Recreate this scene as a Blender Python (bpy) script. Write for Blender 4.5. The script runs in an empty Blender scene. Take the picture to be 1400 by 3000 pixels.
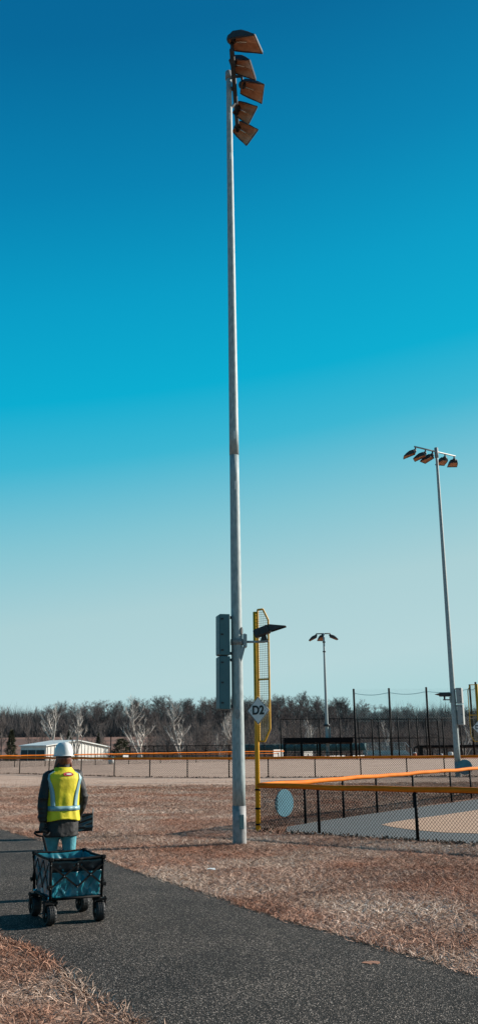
import bpy, math, random
import numpy as np
from mathutils import Vector, Matrix
random.seed(7); np.random.seed(7)
sc = bpy.context.scene
col = sc.collection
# ------------------------------------------------------------------ camera
F_PX, EYE = 2640.0, 1.7                      # focal length in photo pixels (1400 x 3000), eye height in metres
PIT = math.atan(675/2640); ROLL = math.radians(0.55)
W_ = Vector((0, math.cos(PIT), math.sin(PIT))); U0 = Vector((0, -math.sin(PIT), math.cos(PIT))); R0 = Vector((1, 0, 0))
R_ = R0*math.cos(ROLL) - U0*math.sin(ROLL); U_ = U0*math.cos(ROLL) + R0*math.sin(ROLL)
CAM = Vector((0, 0, EYE))
cd = bpy.data.cameras.new('camera'); co = bpy.data.objects.new('camera', cd); col.objects.link(co)
cd.sensor_fit = 'VERTICAL'; cd.sensor_height = 36; cd.lens = 36*F_PX/3000; cd.clip_start = .1; cd.clip_end = 5000
M = Matrix((R_, U_, -W_)).transposed().to_4x4(); M.translation = CAM; co.matrix_world = M
sc.camera = co
def ray(x, y): return W_*F_PX + R_*(x-700) + U_*(1500-y)
def G(x, y, z=0):                             # photo pixel -> point on the level z
    d = ray(x, y); return CAM + d*((z-EYE)/d.z)
def PY(x, y, Y):                              # photo pixel -> point at ground distance Y
    d = ray(x, y); return CAM + d*(Y/d.y)
# ------------------------------------------------------------------ sky and sun
EXPO = .85
SUN_EL, SUN_AZ = math.radians(25.5), math.atan2(.96, .28)
SUN = Vector((math.sin(SUN_AZ)*math.cos(SUN_EL), math.cos(SUN_AZ)*math.cos(SUN_EL), math.sin(SUN_EL)))
def lin(r, g, b):
    def f(c):
        c /= 255.; return c/12.92 if c <= .04045 else ((c+.055)/1.055)**2.4
    return (f(r), f(g), f(b), 1)
world = bpy.data.worlds.new('World'); sc.world = world; world.use_nodes = True
nt = world.node_tree; N = nt.nodes; N.clear(); L = nt.links
out = N.new('ShaderNodeOutputWorld'); bg = N.new('ShaderNodeBackground'); bg.inputs['Strength'].default_value = .1/2**EXPO
sky = N.new('ShaderNodeTexSky'); sky.sky_type = 'NISHITA'; sky.sun_disc = False
sky.sun_elevation = SUN_EL; sky.sun_rotation = SUN_AZ; sky.air_density = 1.0; sky.dust_density = .6; sky.ozone_density = 2.0
tc = N.new('ShaderNodeTexCoord'); sep = N.new('ShaderNodeSeparateXYZ'); L.new(tc.outputs['Generated'], sep.inputs[0])
dt = N.new('ShaderNodeVectorMath'); dt.operation = 'DOT_PRODUCT'; L.new(tc.outputs['Generated'], dt.inputs[0])
dt.inputs[1].default_value = (math.sin(SUN_AZ), math.cos(SUN_AZ), 0)
mu = N.new('ShaderNodeMath'); mu.operation = 'MULTIPLY_ADD'; mu.inputs[1].default_value = -.15
L.new(dt.outputs['Value'], mu.inputs[0]); L.new(sep.outputs['Z'], mu.inputs[2])
ad = N.new('ShaderNodeMath'); ad.operation = 'ADD'; ad.inputs[1].default_value = .042; L.new(mu.outputs[0], ad.inputs[0])
rp = N.new('ShaderNodeValToRGB'); L.new(ad.outputs[0], rp.inputs[0])
stops = [(0.0, (170, 212, 216)), (.07, (182, 214, 218)), (.156, (172, 209, 214)), (.242, (132, 198, 212)), (.326, (58, 183, 212)),
         (.39, (0, 174, 210)), (.483, (0, 158, 200)), (.583, (0, 132, 180)), (.695, (0, 106, 156)), (.9, (0, 84, 135)), (1.0, (0, 78, 128))]
cr = rp.color_ramp
cr.elements[0].position = 0; cr.elements[0].color = lin(*stops[0][1])
cr.elements[1].position = 1; cr.elements[1].color = lin(*stops[-1][1])
for p_, c_ in stops[1:-1]:
    e = cr.elements.new(p_); e.color = lin(*c_)
sclr = N.new('ShaderNodeVectorMath'); sclr.operation = 'SCALE'; sclr.inputs['Scale'].default_value = 10.; L.new(rp.outputs[0], sclr.inputs[0])
mix = N.new('ShaderNodeMix'); mix.data_type = 'RGBA'; mix.inputs[0].default_value = .97
L.new(sky.outputs[0], mix.inputs[6]); L.new(sclr.outputs[0], mix.inputs[7])
L.new(mix.outputs[2], bg.inputs['Color']); L.new(bg.outputs[0], out.inputs[0])
sl = bpy.data.lights.new('sun', 'SUN'); sl.energy = 5.0; sl.angle = math.radians(.5); sl.color = (1, .925, .83)
so = bpy.data.objects.new('sun', sl); col.objects.link(so); so.rotation_euler = SUN.to_track_quat('Z', 'Y').to_euler(); so.location = (20, 10, 30)
sc.view_settings.view_transform = 'Standard'; sc.view_settings.look = 'None'; sc.view_settings.exposure = EXPO; sc.view_settings.gamma = 1
sc.view_settings.use_curve_mapping = False
sc.render.resolution_x, sc.render.resolution_y = 477, 1024

# ------------------------------------------------------------------ helpers
class MB:
    """collects geometry; build() links it as ONE mesh object (world coordinates, made local to the parent)"""
    def __init__(s): s.v = []; s.f = []
    def add(s, vs, fs):
        n = len(s.v); s.v += [tuple(v) for v in vs]; s.f += [tuple(i+n for i in f) for f in fs]; return s
    def box(s, c, sz, X=(1,0,0), Y=(0,1,0), Z=(0,0,1)):
        c = Vector(c); X = Vector(X)*(sz[0]/2); Y = Vector(Y)*(sz[1]/2); Z = Vector(Z)*(sz[2]/2)
        vs = [c+X*a+Y*b+Z*d for a in (-1,1) for b in (-1,1) for d in (-1,1)]
        return s.add(vs, [(0,1,3,2),(4,6,7,5),(0,4,5,1),(2,3,7,6),(0,2,6,4),(1,5,7,3)])
    def bbox(s, c, sz, b=.01, X=(1,0,0), Y=(0,1,0), Z=(0,0,1)):       # chamfered box
        c = Vector(c); X = Vector(X); Y = Vector(Y); Z = Vector(Z); hx, hy, hz = sz[0]/2, sz[1]/2, sz[2]/2
        rings = []
        for z, i in ((-hz, b), (-hz+b, 0), (hz-b, 0), (hz, b)):
            x, y = hx-i, hy-i; q = b
            rings.append([c+X*a+Y*d+Z*z for a, d in ((-x+q,-y),(x-q,-y),(x,-y+q),(x,y-q),(x-q,y),(-x+q,y),(-x,y-q),(-x,-y+q))])
        return s.rings(rings)
    def rings(s, rings, cap=True, closed=True):
        n = len(rings[0]); vs = [p for r in rings for p in r]; fs = []
        for i in range(len(rings)-1):
            for j in range(n if closed else n-1):
                k = (j+1) % n; fs.append((i*n+j, i*n+k, (i+1)*n+k, (i+1)*n+j))
        if cap: fs += [tuple(range(n-1, -1, -1)), tuple(range((len(rings)-1)*n, len(rings)*n))]
        return s.add(vs, fs)
    def tube(s, pts, rad, n=8, cap=True):
        pts = [Vector(p) for p in pts]
        if not hasattr(rad, '__len__'): rad = [rad]*len(pts)
        rs = []; ref = None
        for i, p in enumerate(pts):
            d = (pts[min(i+1, len(pts)-1)]-pts[max(i-1, 0)]).normalized()
            if ref is None: ref = Vector((0,0,1)) if abs(d.z) < .9 else Vector((0,1,0))
            a = d.cross(ref).normalized(); b = a.cross(d).normalized(); ref = b
            rs.append([p+(a*math.cos(t)+b*math.sin(t))*rad[i] for t in [2*math.pi*k/n for k in range(n)]])
        return s.rings(rs, cap)
    def oval(s, secs, n=20, power=2.0):        # secs: (cx,cy,z,rx,ry) horizontal (super)ellipses
        rs = []
        for cx, cy, z, rx, ry in secs:
            r = []
            for k in range(n):
                t = 2*math.pi*k/n; c, q = math.cos(t), math.sin(t)
                r.append(Vector((cx+rx*math.copysign(abs(c)**(2/power), c), cy+ry*math.copysign(abs(q)**(2/power), q), z)))
            rs.append(r)
        return s.rings(rs)
    def prism(s, poly, d):                     # planar polygon (3D) pushed along d
        poly = [Vector(p) for p in poly]; d = Vector(d); n = len(poly)
        return s.add(poly+[p+d for p in poly], [tuple(range(n))[::-1], tuple(range(n, 2*n))]+[(i, (i+1) % n, n+(i+1) % n, n+i) for i in range(n)])
    def ball(s, c, r, nu=12, nv=8):
        c = Vector(c)
        if not hasattr(r, '__len__'): r = (r, r, r)
        rs = [[c+Vector((r[0]*math.cos(2*math.pi*k/nu)*math.sin(a), r[1]*math.sin(2*math.pi*k/nu)*math.sin(a), -r[2]*math.cos(a))) for k in range(nu)]
              for a in [math.pi*(i+.15)/(nv+.3) for i in range(nv+1)]]
        return s.rings(rs)
    def build(s, name, mat, parent=None, smooth=False, fixn=True):
        me = bpy.data.meshes.new(name); o = Vector((0,0,0))
        inv = None
        if parent is not None:
            m = parent.matrix_world if parent.parent is None else (parent.parent.matrix_world @ parent.matrix_local)
            m = world_m(parent); inv = m.inverted()
        vs = s.v if inv is None else [tuple(inv @ Vector(v)) for v in s.v]
        me.from_pydata(vs, [], s.f)
        if fixn:
            import bmesh
            bm = bmesh.new(); bm.from_mesh(me); bmesh.ops.recalc_face_normals(bm, faces=bm.faces); bm.to_mesh(me); bm.free()
        if smooth:
            me.polygons.foreach_set('use_smooth', [True]*len(me.polygons))
        me.materials.append(mat)
        ob = bpy.data.objects.new(name, me); col.objects.link(ob); ob.parent = parent
        return ob
def world_m(o):
    m = o.matrix_basis.copy()
    while o.parent is not None:
        o = o.parent; m = o.matrix_basis @ m
    return m
def soft(ob, ang=40):                          # smooth shading with sharp edges kept
    me = ob.data; me.polygons.foreach_set('use_smooth', [True]*len(me.polygons))
    me.set_sharp_from_angle(angle=math.radians(ang)); return ob
def thing(name, label, cat, loc=(0,0,0), rz=0, group=None):
    o = bpy.data.objects.new(name, None); col.objects.link(o); o.location = loc; o.rotation_euler = (0,0,rz); o.empty_display_size = .2
    o.matrix_basis = Matrix.Translation(Vector(loc)) @ Matrix.Rotation(rz, 4, 'Z')
    return tag(o, label, cat, group)
def tag(o, label, cat, group=None):
    o['label'] = label; o['category'] = cat
    if group: o['group'] = group
    return o
def struct(o): o['kind'] = 'structure'; return o
def stuff(o, label=None, cat=None):
    o['kind'] = 'stuff'
    if label: o['label'] = label
    if cat: o['category'] = cat
    return o
def npmesh(name, V, Fq, mat, parent=None, tint=None, smooth=False):   # numpy vertices and equal-sized faces
    me = bpy.data.meshes.new(name); V = np.asarray(V, 'f'); Fq = np.asarray(Fq, 'i'); k = Fq.shape[1]
    if parent is not None:
        m = np.array(world_m(parent).inverted()); V = (V @ m[:3,:3].T + m[:3,3]).astype('f')
    me.vertices.add(len(V)); me.vertices.foreach_set('co', V.ravel())
    me.loops.add(Fq.size); me.loops.foreach_set('vertex_index', Fq.ravel())
    me.polygons.add(len(Fq)); me.polygons.foreach_set('loop_start', np.arange(0, Fq.size, k, dtype='i')); me.polygons.foreach_set('loop_total', np.full(len(Fq), k, 'i'))
    if tint is not None:
        a = me.attributes.new('tint', 'FLOAT', 'POINT'); a.data.foreach_set('value', np.asarray(tint, 'f'))
    me.update(calc_edges=True); me.validate()
    if smooth: me.polygons.foreach_set('use_smooth', [True]*len(me.polygons))
    me.materials.append(mat); ob = bpy.data.objects.new(name, me); col.objects.link(ob); ob.parent = parent; return ob
def fnoise(x, y, s=0):
    return (np.sin(x*1.3+s)*np.cos(y*1.7-s*.7)+np.sin(x*2.9-y*2.1+s*1.9)*.5+np.cos(x*.6+y*.8+s*2.3)*.8)/2.3
def sstep(a, b, x):
    t = np.clip((x-a)/(b-a), 0, 1); return t*t*(3-2*t)

# ------------------------------------------------------------------ materials
def mat(name, c, rough=.6, metal=0, c2=None, scale=8, detail=4, bump=0, bscale=None, bdist=.01, spec=None, thr=(.35,.65), stretch=None, coat=0):
    m = bpy.data.materials.new(name); m.use_nodes = True; t = m.node_tree; n = t.nodes; l = t.links; b = n['Principled BSDF']
    c = tuple(c)[:3]
    b.inputs['Base Color'].default_value = (*c, 1); b.inputs['Roughness'].default_value = rough; b.inputs['Metallic'].default_value = metal
    if spec is not None: b.inputs['Specular IOR Level'].default_value = spec
    if coat: b.inputs['Coat Weight'].default_value = coat; b.inputs['Coat Roughness'].default_value = .15
    g = n.new('ShaderNodeNewGeometry'); vec = g.outputs['Position']
    if stretch:
        mp = n.new('ShaderNodeMapping'); mp.inputs['Scale'].default_value = stretch; l.new(vec, mp.inputs[0]); vec = mp.outputs[0]
    if c2 is None: c2 = tuple(x*.72 for x in c)
    no = n.new('ShaderNodeTexNoise'); no.inputs['Scale'].default_value = scale; no.inputs['Detail'].default_value = detail; l.new(vec, no.inputs['Vector'])
    r = n.new('ShaderNodeValToRGB'); r.color_ramp.elements[0].position = thr[0]; r.color_ramp.elements[1].position = thr[1]
    r.color_ramp.elements[0].color = (*tuple(c2)[:3], 1); r.color_ramp.elements[1].color = (*c, 1)
    l.new(no.outputs['Fac'], r.inputs[0]); l.new(r.outputs[0], b.inputs['Base Color'])
    if bump:
        n2 = n.new('ShaderNodeTexNoise'); n2.inputs['Scale'].default_value = bscale or scale*3; n2.inputs['Detail'].default_value = 4; l.new(vec, n2.inputs['Vector'])
        bp = n.new('ShaderNodeBump'); bp.inputs['Strength'].default_value = bump; bp.inputs['Distance'].default_value = bdist
        l.new(n2.outputs['Fac'], bp.inputs['Height']); l.new(bp.outputs[0], b.inputs['Normal'])
    return m
def blade_mat(name, cols, patch_a, patch_b, pscale=.5, rough=.7):   # cols: ramp over 'tint', multiplied by two patch colours over the ground
    m = bpy.data.materials.new(name); m.use_nodes = True; t = m.node_tree; n = t.nodes; l = t.links; b = n['Principled BSDF']
    b.inputs['Roughness'].default_value = rough; b.inputs['Specular IOR Level'].default_value = .25
    a = n.new('ShaderNodeAttribute'); a.attribute_name = 'tint'
    r = n.new('ShaderNodeValToRGB'); e = r.color_ramp.elements
    e[0].position = 0; e[0].color = (*cols[0], 1); e[1].position = 1; e[1].color = (*cols[-1], 1)
    for i, c in enumerate(cols[1:-1]):
        x = e.new((i+1)/(len(cols)-1)); x.color = (*c, 1)
    l.new(a.outputs['Fac'], r.inputs[0])
    g = n.new('ShaderNodeNewGeometry'); no = n.new('ShaderNodeTexNoise'); no.inputs['Scale'].default_value = pscale; no.inputs['Detail'].default_value = 5
    l.new(g.outputs['Position'], no.inputs['Vector'])
    r2 = n.new('ShaderNodeValToRGB'); r2.color_ramp.elements[0].position = .4; r2.color_ramp.elements[1].position = .62
    r2.color_ramp.elements[0].color = (*patch_a, 1); r2.color_ramp.elements[1].color = (*patch_b, 1); l.new(no.outputs['Fac'], r2.inputs[0])
    mx = n.new('ShaderNodeMix'); mx.data_type = 'RGBA'; mx.blend_type = 'MULTIPLY'; mx.inputs[0].default_value = 1
    l.new(r.outputs[0], mx.inputs[6]); l.new(r2.outputs[0], mx.inputs[7]); l.new(mx.outputs[2], b.inputs['Base Color'])
    return m
def ground_mat():
    m = bpy.data.materials.new('soil_and_turf'); m.use_nodes = True; t = m.node_tree; n = t.nodes; l = t.links; b = n['Principled BSDF']
    b.inputs['Roughness'].default_value = .95; b.inputs['Specular IOR Level'].default_value = .1
    g = n.new('ShaderNodeNewGeometry')
    def noise(s, d=6):
        x = n.new('ShaderNodeTexNoise'); x.inputs['Scale'].default_value = s; x.inputs['Detail'].default_value = d; l.new(g.outputs['Position'], x.inputs['Vector']); return x
    def ramp(src, p0, c0, p1, c1):
        x = n.new('ShaderNodeValToRGB'); x.color_ramp.elements[0].position = p0; x.color_ramp.elements[1].position = p1
        x.color_ramp.elements[0].color = (*c0, 1); x.color_ramp.elements[1].color = (*c1, 1); l.new(src, x.inputs[0]); return x
    fine = ramp(noise(42).outputs['Fac'], .40, (.12,.072,.052), .62, (.42,.285,.21))
    red = ramp(noise(.42).outputs['Fac'], .52, (1,1,1), .66, (.95,.62,.48))
    mx = n.new('ShaderNodeMix'); mx.data_type = 'RGBA'; mx.blend_type = 'MULTIPLY'; mx.inputs[0].default_value = 1
    l.new(fine.outputs[0], mx.inputs[6]); l.new(red.outputs[0], mx.inputs[7]); l.new(mx.outputs[2], b.inputs['Base Color'])
    bp = n.new('ShaderNodeBump'); bp.inputs['Strength'].default_value = .6; bp.inputs['Distance'].default_value = .03
    l.new(noise(60).outputs['Fac'], bp.inputs['Height']); l.new(bp.outputs[0], b.inputs['Normal'])
    return m
def asphalt_mat():
    m = bpy.data.materials.new('asphalt'); m.use_nodes = True; t = m.node_tree; n = t.nodes; l = t.links; b = n['Principled BSDF']
    b.inputs['Roughness'].default_value = .85; b.inputs['Specular IOR Level'].default_value = .12
    g = n.new('ShaderNodeNewGeometry')
    v = n.new('ShaderNodeTexVoronoi'); v.inputs['Scale'].default_value = 135; l.new(g.outputs['Position'], v.inputs['Vector'])
    sp = n.new('ShaderNodeSeparateColor'); l.new(v.outputs['Color'], sp.inputs[0])
    r = n.new('ShaderNodeValToRGB'); e = r.color_ramp.elements; e[0].position = 0; e[0].color = (.009,.0088,.0085,1); e[1].position = 1; e[1].color = (.30,.28,.26,1)
    for p_, q in ((.45,(.017,.0165,.016)), (.72,(.031,.030,.029)), (.88,(.082,.075,.068)), (.95,(.18,.16,.145))):
        x = e.new(p_); x.color = (*q, 1)
    l.new(sp.outputs[0], r.inputs[0])
    no = n.new('ShaderNodeTexNoise'); no.inputs['Scale'].default_value = 1.1; no.inputs['Detail'].default_value = 7; l.new(g.outputs['Position'], no.inputs['Vector'])
    r2 = n.new('ShaderNodeValToRGB'); r2.color_ramp.elements[0].position = .35; r2.color_ramp.elements[1].position = .68
    r2.color_ramp.elements[0].color = (1.0,.95,.91,1); r2.color_ramp.elements[1].color = (1.55,1.44,1.34,1); l.new(no.outputs['Fac'], r2.inputs[0])
    mx = n.new('ShaderNodeMix'); mx.data_type = 'RGBA'; mx.blend_type = 'MULTIPLY'; mx.inputs[0].default_value = 1
    l.new(r.outputs[0], mx.inputs[6]); l.new(r2.outputs[0], mx.inputs[7]); l.new(mx.outputs[2], b.inputs['Base Color'])
    bp = n.new('ShaderNodeBump'); bp.inputs['Strength'].default_value = .9; bp.inputs['Distance'].default_value = .006
    l.new(v.outputs['Distance'], bp.inputs['Height']); l.new(bp.outputs[0], b.inputs['Normal'])
    return m
Mt = {}
Mt['soil'] = ground_mat(); Mt['asphalt'] = asphalt_mat()
Mt['galv'] = mat('galvanised_steel', (.28,.33,.335), .6, 0, (.18,.225,.23), 16, bump=.08, bscale=40, stretch=(1.6,1.6,.5))
Mt['galv_dull'] = mat('weathered_galvanised_base', (.25,.25,.245), .65, 0, (.16,.165,.165), 14, bump=.1)
Mt['cabinet'] = mat('shade_toned_grey', (.040,.115,.132), .55, .0, (.034,.10,.115), 3)  # cabinet grey with its teal shade put into the colour
Mt['cabinet_sunlit'] = mat('sunlit_grey_cabinet', (.26,.275,.275), .5, 0, (.22,.235,.235), 3)  # same cabinet paint as sunlit, the light put into the colour
Mt['dark_metal'] = mat('dark_lamp_housing', (.030,.036,.040), .6, 0, scale=12, spec=.3)
Mt['bronze'] = mat('bronze_reflector', (.58,.31,.17), .5, .1, (.42,.20,.10), 6)
Mt['reflect'] = mat('bright_reflector', (.55,.5,.42), .25, .8, scale=5)
Mt['alu'] = mat('pale_aluminium', (.30,.31,.31), .5, .1, (.25,.26,.26), 10)
Mt['yellow'] = mat('yellow_painted_steel', (.54,.275,.004), .5, 0, (.43,.215,.003), 10, bump=.05)
Mt['cap'] = mat('orange_plastic_fence_guard', (.60,.150,.003), .75, 0, (.47,.115,.002), 3, spec=.2, bump=.25, bscale=9, bdist=.02)
Mt['black'] = mat('black_coated_steel', (.005,.0052,.0055), .7, 0, (.003,.003,.0034), 10, spec=.15)
Mt['wire'] = mat('black_vinyl_wire', (.005,.005,.006), .8, spec=.1)
Mt['wiremesh'] = mat('grey_wire_panel', (.20,.17,.07), .5, .2)
Mt['sign'] = mat('white_sign_sheet', (.60,.61,.60), .5, 0, (.54,.55,.54), 6)
Mt['ink'] = mat('black_sign_ink', (.008,.008,.009), .5)
Mt['disc'] = mat('teal_plastic_disc', (.052,.165,.215), .8, 0, (.04,.135,.18), 5)
Mt['gravel'] = mat('grey_gravel', (.100,.112,.114), .9, 0, (.052,.060,.064), 26, 8, bump=.5, bscale=60, thr=(.38,.6))
Mt['dirt'] = mat('tan_infield_dirt', (.42,.275,.185), .95, 0, (.32,.20,.13), 7, 8, bump=.3, bscale=30)
Mt['field'] = mat('dormant_tan_turf', (.42,.29,.215), .95, 0, (.29,.19,.135), .8, 9, bump=.5, bscale=8, thr=(.36,.64), stretch=(.5,2.2,1))
Mt['clay'] = mat('red_clay', (.36,.13,.06), .95, 0, (.25,.09,.04), 4, 6)
Mt['hillm'] = mat('brown_hill_field', (.17,.078,.048), .95, 0, (.085,.04,.027), .05, 9, thr=(.38,.62), stretch=(.6,1.8,1))
# ------------------------------------------------------------------ ground, hill, path, fields
def hz(x, y):                                   # height of the land
    x = np.asarray(x, float); y = np.asarray(y, float)
    z = -3.0*sstep(101, 128, y) + 6.6*sstep(165, 288, y) + 5.2*sstep(288, 360, y)
    z = z + .5*fnoise(x*.03, y*.03)*sstep(150, 220, y)
    near = (1-sstep(40, 46, y))
    return z - .02 + near*(.013-.006*(1+fnoise(x*1.9, y*1.9, 1.0)))
def grid(name, xs, ys, zf, m):
    X, Y = np.meshgrid(xs, ys); Z = zf(X, Y); V = np.stack([X, Y, Z], -1).reshape(-1, 3)
    nx = len(xs); i = np.arange(len(ys)-1)[:, None]*nx + np.arange(nx-1)[None]
    Fq = np.stack([i, i+1, i+1+nx, i+nx], -1).reshape(-1, 4)
    return npmesh(name, V, Fq, m, smooth=True)
xs = np.concatenate([np.linspace(-1200,-120,12), np.linspace(-110,-16,24), np.linspace(-15,15,121), np.linspace(16,110,24), np.linspace(120,1200,12)])
ysN = np.concatenate([np.linspace(-120,-6,12), np.linspace(-5,48,213), np.linspace(50,158,40)])
ysF = np.concatenate([np.linspace(158,400,60), np.linspace(420,1800,12)])
struct(grid('ground', xs, ysN, hz, Mt['soil']))
struct(grid('hill', xs, ysF, hz, Mt['hillm']))
def spline(pts, n):
    pts = [Vector((p[0], p[1], 0)) for p in pts]; d = [0]
    for a, b in zip(pts, pts[1:]): d.append(d[-1]+(b-a).length)
    res = []
    for k in range(n):
        s = d[-1]*k/(n-1); i = max(j for j in range(len(d)) if d[j] <= s+1e-9); i = min(i, len(pts)-2)
        t = (s-d[i])/(d[i+1]-d[i]); p0 = pts[max(i-1,0)]; p1 = pts[i]; p2 = pts[i+1]; p3 = pts[min(i+2,len(pts)-1)]
        q = .5*((2*p1)+(p2-p0)*t+(2*p0-5*p1+4*p2-p3)*t*t+(3*p1-p0-3*p2+p3)*t*t*t); res.append((q.x, q.y))
    return res
PR = spline([(8.6,-3.5),(5.2,2.0),(3.6,4.4),(2.4,6.35),(1.76,7.41),(1.18,8.38),(.5,9.57),(-.42,11.33),(-2.02,14.36),(-5.09,20.01),(-9.6,27.2),(-17,36),(-30,48)], 260)
PL = spline([(5.0,-4.5),(2.2,1.2),(.62,3.9),(-.1,5.25),(-.65,6.25),(-1.07,6.96),(-1.38,7.59),(-1.84,8.46),(-2.3,9.05),(-3.2,10.9),(-4.4,13.1),(-7.5,18.7),(-12,25.8),(-19.2,34.4),(-32,46)], 260)
rows = []; ncol = 9
for i in range(260):
    (ax, ay), (bx, by) = PL[i], PR[i]
    j1 = .014*math.sin(i*1.7)+.014*math.sin(i*.61+2)+random.uniform(-.016,.016); j2 = .014*math.sin(i*1.3+1)+.014*math.sin(i*.47)+random.uniform(-.016,.016)
    w = math.hypot(bx-ax, by-ay); ux, uy = (bx-ax)/w, (by-ay)/w
    ax += ux*j1; ay += uy*j1; bx += ux*j2; by += uy*j2
    PL[i] = (ax, ay); PR[i] = (bx, by)
    r = [(ax-ux*.03, ay-uy*.03, -.06)]
    for k in range(ncol):
        t = k/(ncol-1); r.append((ax+(bx-ax)*t, ay+(by-ay)*t, -.004+.016*(1-(2*t-1)**4)))
    r.append((bx+ux*.03, by+uy*.03, -.06)); rows.append(r)
mb = MB(); mb.rings(rows, cap=False, closed=False)
struct(mb.build('asphalt_path', Mt['asphalt']))
PATHPOLY = np.array(PL+PR[::-1])
def inside(poly, x, y):
    r = np.zeros(len(x), bool); px_, py_ = poly[:,0], poly[:,1]; j = len(poly)-1
    for i in range(len(poly)):
        c = ((py_[i] > y) != (py_[j] > y))
        if c.any():
            r ^= c & (x < (px_[j]-px_[i])*(y-py_[i])/(py_[j]-py_[i]+1e-12)+px_[i])
        j = i
    return r
def sheet(name, pix, z, m, th=.012, extra=()):
    pts = [Vector((G(*p).x, G(*p).y, 0)) for p in pix]+[Vector((p[0], p[1], 0)) for p in extra]
    cx = sum(p.x for p in pts)/len(pts); cy = sum(p.y for p in pts)/len(pts)
    mb = MB(); mb.prism([Vector((p.x, p.y, z-th-.05)) for p in pts], (0,0,th+.05)); return struct(mb.build(name, m)), np.array([(p.x, p.y) for p in pts])
# warning track gravel and infield dirt of the near field, between its two fences
FOUL = G(756, 2434); FD1 = (Vector((G(1223,2463).x, G(1223,2463).y, 0))-FOUL).normalized(); FD2 = Vector((G(1380,2340).x-FOUL.x, G(1380,2340).y-FOUL.y, 0)).normalized()
def n_edge(s): q = FOUL+FD1*s+Vector((.05,.06,0)); return (q.x, q.y)
e1 = [n_edge(s) for s in (.62, 1.5, 3, 5, 8, 11)]
e2 = [(16, 19), (15.5, 30)]
up = [(1400,2341),(1290,2356),(1150,2375),(1003,2396),(900,2412),(840,2422)]
upg = [(G(*p).x, G(*p).y) for p in up]
gp = np.array(e1+e2+[(10.4,31.5)]+upg)
mb = MB(); mb.prism([(p[0], p[1], -.06) for p in gp], (0,0,.062)); struct(mb.build('gravel_track', Mt['gravel']))
tip = [(1116,2417),(1150,2409),(1210,2400),(1286,2390),(1400,2373)]; low = [(1400,2443),(1300,2440),(1206,2432),(1150,2424)]
tp = [(G(*p).x, G(*p).y) for p in tip]+[(15,24),(15,19.2),(8,14.6)]+[(G(*p).x, G(*p).y) for p in low]
mb = MB(); mb.prism([(p[0], p[1], -.05) for p in tp], (0,0,.058)); struct(mb.build('infield_dirt', Mt['dirt']))
# far outfield: pale dormant turf and its clay skirt
F3P = [(-30,67.5),(-24,64.2),(-19,60.6)]+[(G(*a).x, G(*a).y) for a in [(58,2267),(144,2269),(238,2272),(335,2275),(439,2277),(549,2278),(671,2278),(786,2277.5),(923,2277),(1057,2276),(1192,2275.5),(1302,2274.5)]]+[(11.9,45.2),(13.9,45.0)]
fp = [(x, y+.15) for x, y in F3P]+[(60,44),(60,99.5),(-75,99.5),(-75,76)]
mb = MB(); mb.prism([(p[0], p[1], -.06) for p in fp], (0,0,.064)); struct(mb.build('dormant_field', Mt['field']))
cp = [(6.5,92.5),(11,91.2),(16,91),(26,88),(40,88),(40,99),(6.5,99)]
mb = MB(); mb.prism([(p[0], p[1], -.05) for p in cp], (0,0,.062)); struct(mb.build('clay_infield', Mt['clay']))

STRIP = np.array([(G(*p).x, G(*p).y) for p in [(x_, 2318-.02*x_+random.uniform(-2.2,2.2) if x_ < 0 else 2306-.0115*x_+random.uniform(-2.2,2.2)) for x_ in range(-500, 1601, 14)]]+[(x, y+.2) for x, y in F3P[::-1]])
mb = MB(); mb.prism([(p[0], p[1], -.06) for p in STRIP], (0,0,.052)); struct(mb.build('mown_strip', Mt['field']))
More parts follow.
